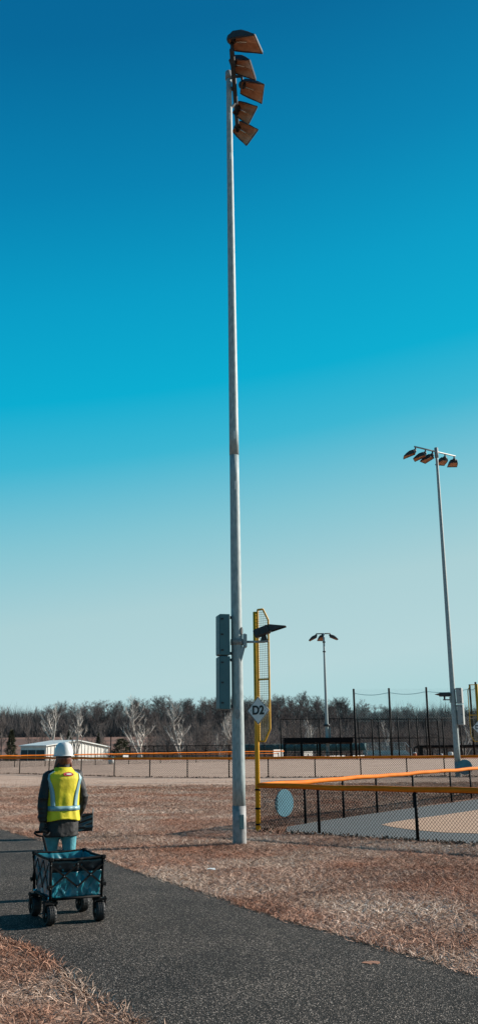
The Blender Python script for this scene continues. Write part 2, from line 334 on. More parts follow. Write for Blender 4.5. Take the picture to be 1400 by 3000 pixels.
# dry grass: real blades on the near ground
def blades(name, n, y0, y1, ln, wd, seg, label, margin=1.2, reg=None, m=None, lay=(.03,.55), at=None):
    y = np.sqrt(np.random.rand(n)*(y1**2-y0**2)+y0**2); x = (np.random.rand(n)*2-1)*(.285*y+margin)
    if at is not None: x, y = at; n = len(x)
    d = .5+.5*fnoise(x*2.3, y*2.3, 3)+.35*fnoise(x*6, y*6, 5)
    keep = np.random.rand(n) < np.clip(.5+.8*d, .15, 1)
    # trodden fringe hanging a little over the path edge
    jx, jy = x+np.random.randn(n)*.06, y+np.random.randn(n)*.06
    keep &= (~inside(STRIP, x+np.random.randn(n)*.3, y+np.random.randn(n)*.9)) | (m is not None)
    if at is None: keep &= ~inside(PATHPOLY, jx, jy)
    keep &= True & ~inside(gp, jx, jy) & ~inside(np.array(fp), x, y)
    keep &= (np.hypot(x-POLE.x, y-POLE.y) > .125)
    if reg is not None: keep &= reg(x, y)
    x, y = x[keep], y[keep]; n = len(x)
    a = np.random.rand(n)*2*np.pi; incl = lay[0]+np.random.rand(n)*(lay[1]-lay[0])      # height share: flat .. upright
    l_ = ln*(.5+np.random.rand(n)); w_ = wd*(.6+.8*np.random.rand(n))
    dx, dy = np.cos(a)*np.sqrt(1-incl**2)*l_, np.sin(a)*np.sqrt(1-incl**2)*l_; dz = incl*l_
    sx, sy = -np.sin(a)*w_/2, np.cos(a)*w_/2; sz = (np.random.rand(n)*2-1)*w_*.45; z = hz(x, y)-.004
    base1 = np.stack([x-sx, y-sy, z-sz], 1); base2 = np.stack([x+sx, y+sy, z+sz], 1)
    tint = np.clip(np.random.rand(n)*.75+.14+.16*fnoise(x*.8, y*.8, 8), 0, 1)
    if seg == 2:
        k = .55; mx_, my_, mz_ = x+dx*k, y+dy*k, z+dz*.75
        m1 = np.stack([mx_-sx*.8, my_-sy*.8, mz_-sz], 1); m2 = np.stack([mx_+sx*.8, my_+sy*.8, mz_+sz], 1); t_ = np.stack([x+dx, y+dy, z+dz], 1)
        V = np.stack([base1, base2, m2, m1, t_], 1).reshape(-1, 3); b = np.arange(n)[:, None]*5
        T = np.concatenate([b+[0,1,2], b+[0,2,3], b+[3,2,4]], 0); tint = np.repeat(tint, 5)
    else:
        t_ = np.stack([x+dx, y+dy, z+dz], 1); V = np.stack([base1, base2, t_], 1).reshape(-1, 3); T = np.arange(n)[:, None]*3+[0,1,2]; tint = np.repeat(tint, 3)
    return stuff(npmesh(name, V, T, m or Mt['grass'], tint=tint), label, 'grass')
POLE = G(702, 2470)
Mt['grass'] = blade_mat('dry_grass', [(.06,.033,.023),(.21,.126,.086),(.42,.295,.222),(.68,.545,.45),(.86,.77,.69)], (.72,.47,.37), (1.0,.97,.93), .55)
Mt['grass_far'] = blade_mat('dry_grass_mown', [(.16,.10,.07),(.30,.19,.135),(.44,.31,.225),(.56,.42,.32)], (.95,.78,.66), (1.0,.95,.88), .35)
blades('dry_grass', 290000, 4.8, 13.5, .08, .0036, 2, 'matted straw coloured dry grass along both sides of the asphalt path')
blades('dry_grass', 420000, 13.5, 24, .085, .0058, 1, 'brown and straw dry grass around the tall light pole', margin=2)
blades('dry_grass', 300000, 24, 40, .08, .010, 1, 'brown dormant grass between the light pole and the far fence', margin=3)
ex, ey = [], []
for P_ in (PL, PR):
    Q = np.array(P_); Q = Q[(Q[:,1] > 4) & (Q[:,1] < 24)]; i_ = np.random.randint(0, len(Q)-1, 16000); t_ = np.random.rand(16000)
    ex.append(Q[i_,0]+(Q[i_+1,0]-Q[i_,0])*t_+np.random.randn(16000)*.035); ey.append(Q[i_,1]+(Q[i_+1,1]-Q[i_,1])*t_+np.random.randn(16000)*.035)
blades('dry_grass', 32000, 4, 24, .075, .0040, 2, 'ragged fringe of dry grass hanging over the asphalt edges', at=(np.concatenate(ex), np.concatenate(ey)), lay=(.15,.7))
blades('dry_grass', 160000, 34, 58, .045, .025, 1, 'pale mown grass strip in front of the far fence', margin=4, m=Mt['grass_far'], lay=(.1,.6))

# ------------------------------------------------------------------ fences
def zig(p0, p1, z0, z1, pitch, r):             # chain link between two ground points: vertical zigzag wires, three-sided
    p0 = np.array([p0[0], p0[1]]); p1 = np.array([p1[0], p1[1]]); Ln = np.hypot(*(p1-p0)); d = (p1-p0)/Ln; nrm = np.array([-d[1], d[0]])
    n = max(2, int(round(2*Ln/pitch))); pw = Ln/n; m = max(2, int(round((z1-z0)/(pitch*.55)))); zz = np.linspace(z0, z1, m+1)
    i = np.arange(n)[:, None]; k = np.arange(m)[None, :]
    sa = np.where(((i+k) % 2) == 0, i, i+1)*pw; sb = np.where(((i+k) % 2) == 0, i+1, i)*pw
    za = np.broadcast_to(zz[:-1][None], sa.shape); zb = np.broadcast_to(zz[1:][None], sa.shape)
    A = np.stack([sa.ravel(), za.ravel()], 1); B = np.stack([sb.ravel(), zb.ravel()], 1)
    t = B-A; t /= np.linalg.norm(t, axis=1)[:, None]; q = np.stack([-t[:,1], t[:,0]], 1)
    vs = []
    for P in (A, B):
        for ang in (90, 210, 330):
            c, s_ = math.cos(math.radians(ang))*r, math.sin(math.radians(ang))*r
            s2 = P[:,0]+q[:,0]*c; z2 = P[:,1]+q[:,1]*c
            vs.append(np.stack([p0[0]+d[0]*s2+nrm[0]*s_, p0[1]+d[1]*s2+nrm[1]*s_, z2], 1))
    V = np.stack(vs, 1).reshape(-1, 3); b = np.arange(len(A))[:, None]*6
    Fq = np.concatenate([b+[0,1,4,3], b+[1,2,5,4], b+[2,0,3,5]], 0)
    return V, Fq
def chain(parent, pts, z0, z1, pitch, r, name='chain_link_mesh', m='wire', zb=0):
    Vs, Fs, o = [], [], 0
    for a, b in zip(pts, pts[1:]):
        V, Fq = zig(a, b, z0+zb, z1+zb, pitch, r); Vs.append(V); Fs.append(Fq+o); o += len(V)
    return stuff(npmesh(name, np.concatenate(Vs), np.concatenate(Fs), Mt[m], parent))
def gz(p): return float(hz(p[0], p[1]))
def capped_fence(name, label, pts, posts, H, pitch, wr, capr, group=None, post_r=.03, cap='cap', sag=.012):
    o = thing(name, label, 'fence', (pts[0][0], pts[0][1], 0), 0, group)
    for p in posts:
        MB().tube([(p[0], p[1], -.12), (p[0], p[1], H-.02)], post_r, 8).build('post', Mt['black'], o, True)
    line = []
    for a, b in zip(pts, pts[1:]):
        n = max(2, int(math.hypot(b[0]-a[0], b[1]-a[1])/.35))
        for k in range(n): t = k/n; line.append((a[0]+(b[0]-a[0])*t, a[1]+(b[1]-a[1])*t))
    line.append(tuple(pts[-1][:2]))
    q = [(x, y, H+sag*math.sin(i*.9)*math.sin(i*.37)) for i, (x, y) in enumerate(line)]
    MB().tube(q, capr, 10).build('top_guard', Mt[cap], o, True)
    MB().tube([(x, y, H-capr*.6) for x, y in line], .018, 6).build('top_rail', Mt['black'], o, True)
    chain(o, pts, .015, H-capr*.5, pitch, wr)
    return o
F1e = FOUL+FD1*9.5; F2e = FOUL+FD2*24
f1p = [tuple(FOUL+FD1*s) for s in (1.28, 3.47, 5.9, 8.4)]; f1p[0] = tuple(G(935,2441)); f1p[1] = tuple(G(1223,2463))
capped_fence('chain_link_fence', 'low chain link fence with brownish guard along the gravel foul line', [tuple(FOUL), tuple(F1e)], f1p, .86, .062, .0036, .05)
f2p = [tuple(G(*a)) for a in [(872,2412),(979,2395),(1093,2381),(1204,2365),(1297,2348),(1380,2340)]]
f2p = [tuple(FOUL+FD2*((Vector(p)-FOUL).dot(FD2))) for p in f2p]+[tuple(FOUL+FD2*s) for s in (14.2, 16.8, 19.4, 22)]
capped_fence('chain_link_fence', 'low chain link fence with bright orange guard leading away from the D2 foul pole', [tuple(FOUL), tuple(F2e)], f2p, .86, .066, .0040, .05)
f3posts = F3P
capped_fence('chain_link_fence', 'long chain link outfield fence with orange brown guard across the pale field, behind the worker', F3P, f3posts, .93, .10, .0055, .062)
F4P = [(-30,66),(-19.6,71),(-15.5,74),(-12,77),(-7,81),(-1,85),(4,88)]
f4posts = [(-27,67.4)]+[(a[0]+(b[0]-a[0])*t, a[1]+(b[1]-a[1])*t) for a, b in zip(F4P[1:], F4P[2:]) for t in (0,.5)]
capped_fence('chain_link_fence', 'distant low fence with thin orange guard in front of the white metal building', F4P, f4posts, .86, .12, .005, .05)
# leaf litter caught along the fence feet
def litter(name, segs, n, label, sz=.03, spread=.12):
    Vs = []
    for k in range(n):
        a, b = random.choice(segs); t = random.random(); x = a[0]+(b[0]-a[0])*t+random.gauss(0, spread); y = a[1]+(b[1]-a[1])*t+random.gauss(0, spread)-.05
        c = np.array([x, y, gz((x, y))+random.uniform(.005,.05)]); u = np.random.randn(3); u /= np.linalg.norm(u); v = np.cross(u, np.random.randn(3)); v /= np.linalg.norm(v)
        s = sz*random.uniform(.5,1.4); Vs += [c-u*s, c+v*s*.6, c+u*s, c-v*s*.6]
    V = np.array(Vs); Fq = np.arange(len(V)).reshape(-1, 4)
    return stuff(npmesh(name, V, Fq, Mt['leaf']), label, 'leaf litter')
Mt['leaf'] = mat('dead_leaves', (.13,.075,.045), .8, 0, (.045,.028,.02), 20)
litter('leaf_litter', [(tuple(FOUL), tuple(FOUL+FD1*6))], 520, 'dark dead leaves caught along the foot of the near fence')
litter('leaf_litter', list(zip(F3P, F3P[1:])), 1500, 'dark leaves gathered under the long outfield fence', .05, .1)
# ------------------------------------------------------------------ floodlight masts
def basis(a, up=Vector((0,0,1))):
    a = a.normalized(); r = a.cross(up).normalized(); return a, r, r.cross(a).normalized()
def flood(o, c, e1, e2, s=1.0, mount=None):
    """full cut-off sports floodlight: wedge hood open underneath, bronze twin-lobed inside, lamp dome at the back.
    c = middle of the opening, e1 = aim along the hood, e2 = across it"""
    c = Vector(c); e1 = Vector(e1).normalized(); e2 = Vector(e2); e2 = (e2-e1*e2.dot(e1)).normalized(); n = e1.cross(e2); n = n if n.z > 0 else -n
    L_, B_ = .58*s, .50*s
    def P(u, v, h): return c+e1*(u*L_)+e2*(v*B_)+n*(h*s)
    prof = [(-.5,.13,.66),(-.42,.19,.74),(-.1,.19,.88),(.2,.13,.95),(.5,.04,1.0)]       # u, height, width share
    h = MB(); rs = []
    for u, z, w in prof: rs.append([P(u,-.5*w,0), P(u,-.5*w*.96,z*.75), P(u,-.5*w*.8,z), P(u,.5*w*.8,z), P(u,.5*w*.96,z*.75), P(u,.5*w,0)])
    h.rings(rs, cap=False, closed=False); h.add(rs[0], [(0,1,2,3,4,5)]); h.add(rs[-1], [(5,4,3,2,1,0)])
    hd = h.build('hood', Mt['dark_metal'], o, fixn=False)
    i_ = MB(); rs = []
    for u, z, w in prof:
        u *= .965; w *= .965; r = []
        for k in range(17):
            v = -1+2*k/16; lobe = abs(math.sin(math.pi*v))**.55; r.append(P(u, .5*w*v, .004+(z-.016)*(.35 if 0 < k < 16 else 0)+(z-.016)*.62*lobe if 0 < k < 16 else .002))
        rs.append(r)
    i_.rings(rs, cap=False, closed=False); i_.add(rs[0], [tuple(range(17))]); soft(i_.build('reflector', Mt['bronze'], hd, fixn=False), 50)
    f = MB()
    for (a, b_) in (((-.5,-.31),(.5,-.5)),((.5,-.5),(.5,.5)),((.5,.5),(-.5,.31)),((-.5,.31),(-.5,-.31))): f.tube([P(a[0],a[1],0), P(b_[0],b_[1],0)], .011*s, 5)
    f.build('rim_frame', Mt['dark_metal'], hd)
    b = MB(); b.tube([P(-.44,0,.07), P(.06,0,.06)], [.022*s,.018*s], 8); b.build('bulb', Mt['reflect'], hd, True)
    q = MB(); q.ball(P(-.52,0,.13), .10*s, 12, 8); q.build('lamp_socket', Mt['dark_metal'], o, True)
    if mount is not None:
        mount = Vector(mount); k = MB(); k.tube([mount, mount.lerp(P(-.5,0,.12), .5), P(-.5,0,.12)], .032*s, 8); k.build('knuckle', Mt['dark_metal'], o, True)
def pole_pts(b, top, z0, z1, n): return [Vector(b).lerp(Vector(top), (z0+(z1-z0)*k/n)/top[2]) for k in range(n+1)]
def along(b, top, z): return Vector(b).lerp(Vector(top), z/top[2])

# the tall mast by the path ---------------------------------------------------
b = Vector((POLE.x, POLE.y, 0)); T = Vector((-.13, b.y, 15.75))
mast = thing('light_pole', 'tall galvanised sports light pole rising from dry grass beside the path, five lamps on top', 'light pole', b)
zJ = PY(688, 1331, b.y).z
def rad(z): return .118-.064*(z/15.75)
MB().tube([along(b,T,z) for z in (-.25, 0, .3, .62)], [.121,.121,.120,.1185], 20).build('base_stub', Mt['galv_dull'], mast, True)
mb = MB(); zs = np.linspace(.60, zJ, 14); mb.tube([along(b,T,z) for z in zs], [rad(z)-.001 for z in zs], 20); mb.build('lower_shaft', Mt['galv'], mast, True)
mb = MB(); zs = np.linspace(zJ-.02, 15.75, 18); mb.tube([along(b,T,z) for z in zs], [rad(z)+.0035 for z in zs], 20); mb.build('upper_shaft', Mt['galv'], mast, True)
mb = MB(); mb.tube([along(b,T,15.66), along(b,T,15.84)], .075, 16); mb.ball(along(b,T,15.84), (.075,.075,.03), 14, 6); mb.build('cap', Mt['galv_dull'], mast, True)
nd = Vector((math.sin(math.radians(8)), -math.cos(math.radians(8)), 0))   # roughly toward the path
def on_pole(z, ang, r_extra=0):
    n = Vector((math.sin(math.radians(ang)), -math.cos(math.radians(ang)), 0)); p = along(b, T, z); return p+n*(rad(z)+r_extra), n, n.cross(Vector((0,0,1)))
for ypx, ang in ((1278,8),(1425,8),(462,6),(345,6)):
    z = PY(690, ypx, b.y).z; p, n, t = on_pole(z, ang); MB().box(p, (.022,.012,.16), t, n).build('date_plate', Mt['sign'], mast)
def oval_plate(z, ang, w, h, name, m):
    p, n, t = on_pole(z, ang, -.006); mb = MB(); mb.prism([p+t*(w*math.cos(k*math.pi/8))+Vector((0,0,1))*(math.copysign(abs(math.sin(k*math.pi/8))**.7, math.sin(k*math.pi/8))*h) for k in range(16)], n*.016); return mb.build(name, m, mast)
oval_plate(PY(697,2092,b.y).z, -2, .05, .085, 'hand_hole_cover', Mt['galv_dull'])
p, n, t = on_pole(PY(710,1850,b.y).z, 62, -.01); MB().prism([p+t*(.035*math.cos(k*math.pi/8))+Vector((0,0,1))*(.075*math.sin(k*math.pi/8)) for k in range(16)], n*.02).build('cable_hole', Mt['ink'], mast)
p, n, t = on_pole(.36, 20, -.002); MB().bbox(p, (.085,.012,.24), .004, t, n).build('inspection_plate', Mt['cabinet'], mast)
for dz in (-.1,.1): MB().tube([p+Vector((0,0,dz))-n*.004, p+Vector((0,0,dz))+n*.012], .008, 6).build('bolt', Mt['galv_dull'], mast)
# conduit line down the shaded side and the cabinets
def conduit(o, z0, z1, ang, rr, radf, bb, TT):
    n = Vector((math.sin(math.radians(ang)), -math.cos(math.radians(ang)), 0)); MB().tube([along(bb,TT,z)+n*(radf(z)+rr) for z in np.linspace(z0, z1, 8)], rr, 8).build('conduit', Mt['galv_dull'], o, True)
zc0, zc1, zc2, zc3 = PY(665,2079,b.y).z, PY(665,1925,b.y).z, PY(665,1922,b.y).z, PY(665,1803,b.y).z
def cabinet(o, bb, TT, radf, z0, z1, side, X, sx=.19, sy=.30, cm='cabinet'):
    c = along(bb, TT, (z0+z1)/2)+X*(side*(radf(z0)+.055+sx/2)); Yv = Vector((-X.y, X.x, 0))
    cb = MB().bbox(c, (sx, sy, z1-z0), .008, X, Yv).build('ballast_cabinet', Mt[cm], o)
    MB().bbox(c+X*(side*(sx/2+.006)), (.014, sy-.02, z1-z0-.03), .003, X, Yv).build('door', Mt[cm], cb)
    for f in (.12,.5,.88): MB().box(c-Yv*(sy/2+.004)+X*(side*sx*.28)+Vector((0,0,(f-.5)*(z1-z0))), (.05,.012,.03), X, Yv).build('hinge', Mt['dark_metal'], cb)
    for f in (.06,.94):
        q = along(bb, TT, z0+(z1-z0)*f); MB().box(q+X*(side*(radf(z0)+.03)), (.075,.06,.05), X, Yv).build('bracket', Mt['dark_metal'], o)
XC = Vector((.97, .24, 0)).normalized()
cabinet(mast, b, T, rad, zc0, zc1, -1, XC); cabinet(mast, b, T, rad, zc2, zc3, -1, XC)
# camera-side service floodlight on its own arm
zA = PY(713, 1881, b.y).z; X1 = Vector((1,0,0)); pr = rad(zA); ctr = along(b, T, zA)
mb = MB(); mb.tube([ctr+Vector((0,0,-.05)), ctr+Vector((0,0,.05))], pr+.012, 20); mb.build('clamp_band', Mt['galv_dull'], mast, True)
MB().bbox(ctr+X1*(pr+.045)+Vector((0,-.02,.02)), (.075,.14,.26), .02).build('junction_box', Mt['galv'], mast)
MB().prism([ctr+X1*(pr*.75)+Vector((0,-.075,-.1)), ctr+X1*(pr+.05)+Vector((0,-.075,-.1)), ctr+X1*(pr*.9)+Vector((0,-.075,-.32)), ctr+X1*(pr*.6)+Vector((0,-.075,-.40))], (0,.09,0)).build('gusset', Mt['galv'], mast)
arm0 = ctr+X1*(pr+.05)+Vector((0,-.02,0)); arm1 = arm0+X1*.36
MB().tube([arm0, arm1], .022, 8).build('arm', Mt['galv'], mast, True); MB().bbox(arm1+X1*-.03+Vector((0,0,.005)), (.2,.09,.03), .006).build('arm_plate', Mt['galv_dull'], mast)
MB().prism([arm1+Vector((-.085,-.03,.02)), arm1+Vector((.055,-.03,.02)), arm1+Vector((.015,-.03,.13)), arm1+Vector((-.045,-.03,.13))], (0,.06,0)).build('yoke', Mt['dark_metal'], mast)
hc = arm1+Vector((-.05,-.01,.185)); ax = Vector((.93,-.12,.34)).normalized(); ay = Vector((0,0,1)).cross(ax).normalized(); az = ax.cross(ay)
fl = MB().bbox(hc, (.30,.22,.15), .02, ax, ay, az).build('service_lamp', Mt['dark_metal'], mast)
MB().bbox(hc+ax*.152, (.012,.18,.115), .003, ax, ay, az).build('lens', Mt['alu'], fl)
q = hc+ax*.15+az*.07
vz = MB(); vx = Vector((.995,-.05,-.10)).normalized()
vz.prism([q-ay*.11, q+ay*.11, q+vx*.33+ay*.11, q+vx*.33-ay*.11], (0,0,.006)); vz.prism([q-ay*.112, q-ay*.112+vx*.33, q-ay*.112-az*.13], ay*.006); vz.prism([q+ay*.112, q+ay*.112+vx*.33, q+ay*.112-az*.13], -ay*.006)
vz.build('visor', Mt['dark_metal'], fl)
# crossarm with five sports lamps (seen almost end on)
cz = 15.42
c0, c1 = G(679,146,cz), G(697,398,cz); cc = c0.lerp(c1, .45)
MB().tube([c0, c1], .05, 10).build('crossarm', Mt['dark_metal'], mast, True)
pc = along(b, T, cz); near = c0+(c1-c0)*(((pc-c0).dot(c1-c0))/((c1-c0).length_squared))
MB().tube([pc, near], .045, 8).build('crossarm_bracket', Mt['dark_metal'], mast)
MB().tube([along(b,T,cz-.55), near+(c1-c0).normalized()*.45], .025, 6).build('stay', Mt['dark_metal'], mast)
sa = along(b,T,15.72); MB().tube([sa, sa+Vector((.30,-.03,.0))], .032, 8).build('side_arm', Mt['dark_metal'], mast, True)
LA = [((716,131),15.58,(.58,-.2,-.17),(.17,.48,0),1.08,c0.lerp(c1,.03)),((708,200),15.5,(.42,-.2,-.27),(.12,.36,-.1),.98,c0.lerp(c1,.30)),
      ((738,266),15.42,(.50,-.02,-.2),(-.05,.32,-.12),.88,sa+Vector((.28,-.03,0))),((715,326),15.32,(.36,-.1,-.30),(-.22,.18,-.25),.86,c0.lerp(c1,.70)),((715,386),15.25,(.33,-.05,-.32),(-.27,.14,-.24),.88,c0.lerp(c1,.93))]
for (x_, y_), z_, e1v, e2v, sca, mt_ in LA: flood(mast, G(x_, y_, z_), e1v, e2v, sca, mt_)

# the second mast beyond the orange fence --------------------------------------
b2 = G(1342, 2275); b2 = Vector((b2.x, b2.y, 0)); T2 = Vector((b2.x-.03, b2.y, 16.75))
m2 = thing('light_pole', 'galvanised sports light pole with grey cabinets standing behind the orange topped fence', 'light pole', b2)
def rad2(z): return .150-.085*(z/16.75)
MB().tube([along(b2,T2,z) for z in (-.3,0,.7)], [.155,.155,.154], 18).build('base_stub', Mt['galv_dull'], m2, True)
mb = MB(); zs = np.linspace(.68, 16.75, 22); mb.tube([along(b2,T2,z) for z in zs], [rad2(z) for z in zs], 18); mb.build('shaft', Mt['galv'], m2, True)
XC2 = Vector((.90,-.43,0)).normalized()
z0, z1, z2, z3 = PY(1352,2124,b2.y).z, PY(1350,2064,b2.y).z, PY(1346,2062,b2.y).z, PY(1340,2016,b2.y).z
cabinet(m2, b2, T2, rad2, z0, z1, 1, XC2, .26, .36, 'cabinet_sunlit'); cabinet(m2, b2, T2, rad2, z2, z3, 1, XC2, .26, .36, 'cabinet_sunlit')
zl = PY(1320, 2050, b2.y).z; c2 = along(b2, T2, zl); xa = Vector((-1,-.1,0)).normalized()
MB().tube([c2+xa*.1, c2+xa*.52], .03, 8).build('arm', Mt['galv_dull'], m2, True); MB().bbox(c2+xa*.15, (.06,.14,.3), .01).build('junction_box', Mt['galv'], m2)
ya = Vector((0,0,1)).cross(xa).normalized()
f2 = MB().bbox(c2+xa*.42+Vector((0,0,.25)), (.52,.3,.19), .03, xa, ya).build('service_lamp', Mt['dark_metal'], m2)
q = c2+xa*.68+Vector((0,0,.27)); MB().prism([q-ya*.14+Vector((0,0,.05)), q+ya*.14+Vector((0,0,.05)), q+xa*.26-Vector((0,0,.02)), q-ya*.14-Vector((0,0,.06))], (0,0,.008)).build('visor', Mt['dark_metal'], f2)
MB().tube([c2+xa*.44, c2+xa*.44+Vector((0,0,.16))], .045, 8).build('yoke', Mt['dark_metal'], m2)
e0 = PY(1213, 1308, b2.y-.85); e1_ = PY(1332, 1337, b2.y+.85); ez = (e0.z+e1_.z)/2; e0.z = e1_.z = ez
MB().tube([e0, e1_], .045, 8).build('crossarm', Mt['alu'], m2, True)
MB().tube([along(b2,T2,ez-.35), along(b2,T2,ez+.2)], .10, 12).build('cap', Mt['galv_dull'], m2, True)
mid = (e0+e1_)/2; MB().tube([along(b2,T2,ez), mid], .05, 8).build('crossarm_bracket', Mt['galv_dull'], m2)
for t, aim in ((.02,(-.90,.10,-.30)),(.26,(-.84,.30,-.26)),(.43,(-.66,.60,-.22)),(.74,(-.25,.92,-.13)),(.97,(.02,.96,-.10))):
    m_ = e0.lerp(e1_, t); a_ = Vector(aim); lo = m_-Vector((0,0,.20)); MB().tube([m_, lo], .04, 8).build('hanger', Mt['dark_metal'], m2)
    flood(m2, lo+a_*.36-Vector((0,0,.16)), a_, Vector((-a_.y, a_.x, 0)), 1.08, lo)

# the third mast by the dugout --------------------------------------------------
b3 = G(960, 2222); b3 = Vector((b3.x, b3.y, 0)); T3 = Vector((b3.x-.03, b3.y, 13.0))
m3 = thing('light_pole', 'slender distant light pole rising behind the black dugout roof', 'light pole', b3)
def rad3(z): return .19-.10*(z/13)
mb = MB(); zs = np.linspace(-.3, 13.0, 16); mb.tube([along(b3,T3,z) for z in zs], [rad3(max(z,0)) for z in zs], 14); mb.build('shaft', Mt['galv'], m3, True)
zc = PY(955, 2125, b3.y).z; MB().tube([along(b3,T3,zc-.1), along(b3,T3,zc+.12)], rad3(zc)+.16, 14).build('collar', Mt['dark_metal'], m3, True)
MB().bbox(along(b3,T3,zc-.9)+Vector((.3,0,0)), (.12,.25,1.3), .01).build('cabinet', Mt['cabinet'], m3)
for ypx in (1881, 1909):
    z = PY(950, ypx, b3.y).z; MB().tube([along(b3,T3,z-.06), along(b3,T3,z+.06)], rad3(z)+.06, 10).build('clamp_band', Mt['dark_metal'], m3, True)
e0 = PY(925, 1857, b3.y); e1_ = PY(967, 1856, b3.y); MB().tube([e0, e1_], .06, 8).build('crossarm', Mt['dark_metal'], m3, True)
for t, aim in ((.04,(-.88,.2,-.40)),(.45,(-.2,.88,-.35)),(.96,(.90,.1,-.32))):
    m_ = e0.lerp(e1_, t); a_ = Vector(aim); lo = m_-Vector((0,0,.2)); MB().tube([m_, lo], .05, 6).build('hanger', Mt['dark_metal'], m3); flood(m3, lo+a_*.45-Vector((0,0,.18)), a_, Vector((-a_.y, a_.x, 0)), 1.5, lo)

# ------------------------------------------------------------------ foul poles and their signs
def lettering(txt, size, origin, X, n, parent, bold=.012):
    cu = bpy.data.curves.new('lettering', 'FONT'); cu.body = txt; cu.size = size; cu.align_x = 'CENTER'; cu.align_y = 'CENTER'; cu.extrude = .002; cu.offset = bold
    tmp = bpy.data.objects.new('tmp', cu); col.objects.link(tmp); bpy.context.view_layer.update()
    me = bpy.data.meshes.new_from_object(tmp.evaluated_get(bpy.context.evaluated_depsgraph_get())); bpy.data.objects.remove(tmp); bpy.data.curves.remove(cu)
    Z = Vector((0,0,1)); mm = Matrix((X, Z, n)).transposed().to_4x4(); mm.translation = origin
    me.transform(world_m(parent).inverted() @ mm); me.materials.clear(); me.materials.append(Mt['ink'])
    ob = bpy.data.objects.new('lettering', me); col.objects.link(ob); ob.parent = parent; return ob
def foul_pole(label, base, D, ztop, zp0, zp1, w, pr, sign_z, half, txt, slabel, pitch=.045, sign_off=.0, chamfer=.2):
    o = thing('foul_pole', label, 'foul pole', base); D = D.normalized(); n = Vector((D.y, -D.x, 0));  n = n if n.y < 0 else -n
    Z = Vector((0,0,1))
    MB().tube([base-Z*.3, base+Z*ztop], pr, 12).build('pole', Mt['yellow'], o, True)
    a = base+D*(pr+.015)
    P = [a+Z*zp0, a+D*(w-chamfer*.55)+Z*zp0, a+D*w+Z*(zp0+chamfer), a+D*w+Z*(zp1-chamfer), a+D*(w-chamfer*.55)+Z*zp1, a+Z*zp1]
    fr = MB(); cl = P+[P[0]]
    for p, q in zip(cl, cl[1:]): fr.tube([p, q], .020, 6)
    fr.build('wing_frame', Mt['yellow'], o)
    zm = zp0+(zp1-zp0)*.46; MB().box((a+D*(w/2))+Z*zm, (w,.035,.035), D, n).build('wing_rail', Mt['yellow'], o)
    V, Fs = [], []; g = MB(); k = pitch
    def topat(s): return zp1 if s <= w-chamfer*.55 else zp1-(s-(w-chamfer*.55))/(chamfer*.55)*chamfer
    def botat(s): return zp0 if s <= w-chamfer*.55 else zp0+(s-(w-chamfer*.55))/(chamfer*.55)*chamfer
    while k < w-.01: g.box(a+D*k+Z*((topat(k)+botat(k))/2), (.005,.005,topat(k)-botat(k)), D, n); k += pitch
    z = zp0+pitch
    while z < zp1-.01:
        e = w
        if z < zp0+chamfer: e = w-chamfer*.55*(1-(z-zp0)/chamfer)
        if z > zp1-chamfer: e = w-chamfer*.55*(1-(zp1-z)/chamfer)
        g.box(a+D*(e/2)+Z*z, (e,.005,.005), D, n); z += pitch
    stuff(g.build('wire_panel', Mt['wiremesh'], o, fixn=False))
    for z in (.12,.42,.78):
        MB().tube([base+Z*(z-.018), base+Z*(z+.018)], pr+.006, 12).build('fence_clamp', Mt['black'], o)
    sg = thing('diamond_sign', slabel, 'sign', base+D*sign_off+n*(pr+.03)+Z*sign_z)
    c = base+D*sign_off+n*(pr+.025)+Z*sign_z
    MB().prism([c-Z*half, c+D*half, c+Z*half, c-D*half], n*.006).build('plate', Mt['sign'], sg)
    bd = MB(); hb = half*.985; hi = half*.93
    for p, q, p2, q2 in ((-Z,D,-Z,D),(D,Z,D,Z),(Z,-D,Z,-D),(-D,-Z,-D,-Z)):
        bd.prism([c+p*hb+n*.0065, c+q*hb+n*.0065, c+q*hi+n*.0065, c+p*hi+n*.0065], n*.002)
    bd.build('border', Mt['ink'], sg)
    for s in (-1,1): MB().tube([c+D*(s*half*.62)+n*.005, c+D*(s*half*.62)+n*.014], .010, 8).build('bolt', Mt['galv_dull'], sg)
    if txt: lettering(txt, half*.86, c+n*.0085, Z.cross(n), n, sg, bold=half*.034)
    return o
FB = Vector((FOUL.x, FOUL.y, 0))
zt, zb = PY(752,1790,FB.y).z, PY(752,2172,FB.y).z
foul_pole('yellow steel foul pole with wire wing, standing at the corner of the two near fences', FB, FD1, zt-.02, zb, zt+.02, .27, .048, PY(769,2082,FB.y).z, .28, 'D2', 'white diamond sign lettered D2 fixed to the yellow foul pole', sign_off=.10, chamfer=.24)
d1 = PY(1398, 2131, 44.6); B1 = Vector((d1.x+.10, 44.6, 0))
foul_pole('second yellow foul pole with wire wing beside the pole with two grey cabinets', B1, Vector((-1,-.12,0)), PY(1395,2004,44.6).z, PY(1390,2172,44.6).z, PY(1380,2006,44.6).z, .40, .06, d1.z, .31, 'D1', 'white diamond sign lettered D1 on the second yellow foul pole', pitch=.06, sign_off=.10, chamfer=.28)
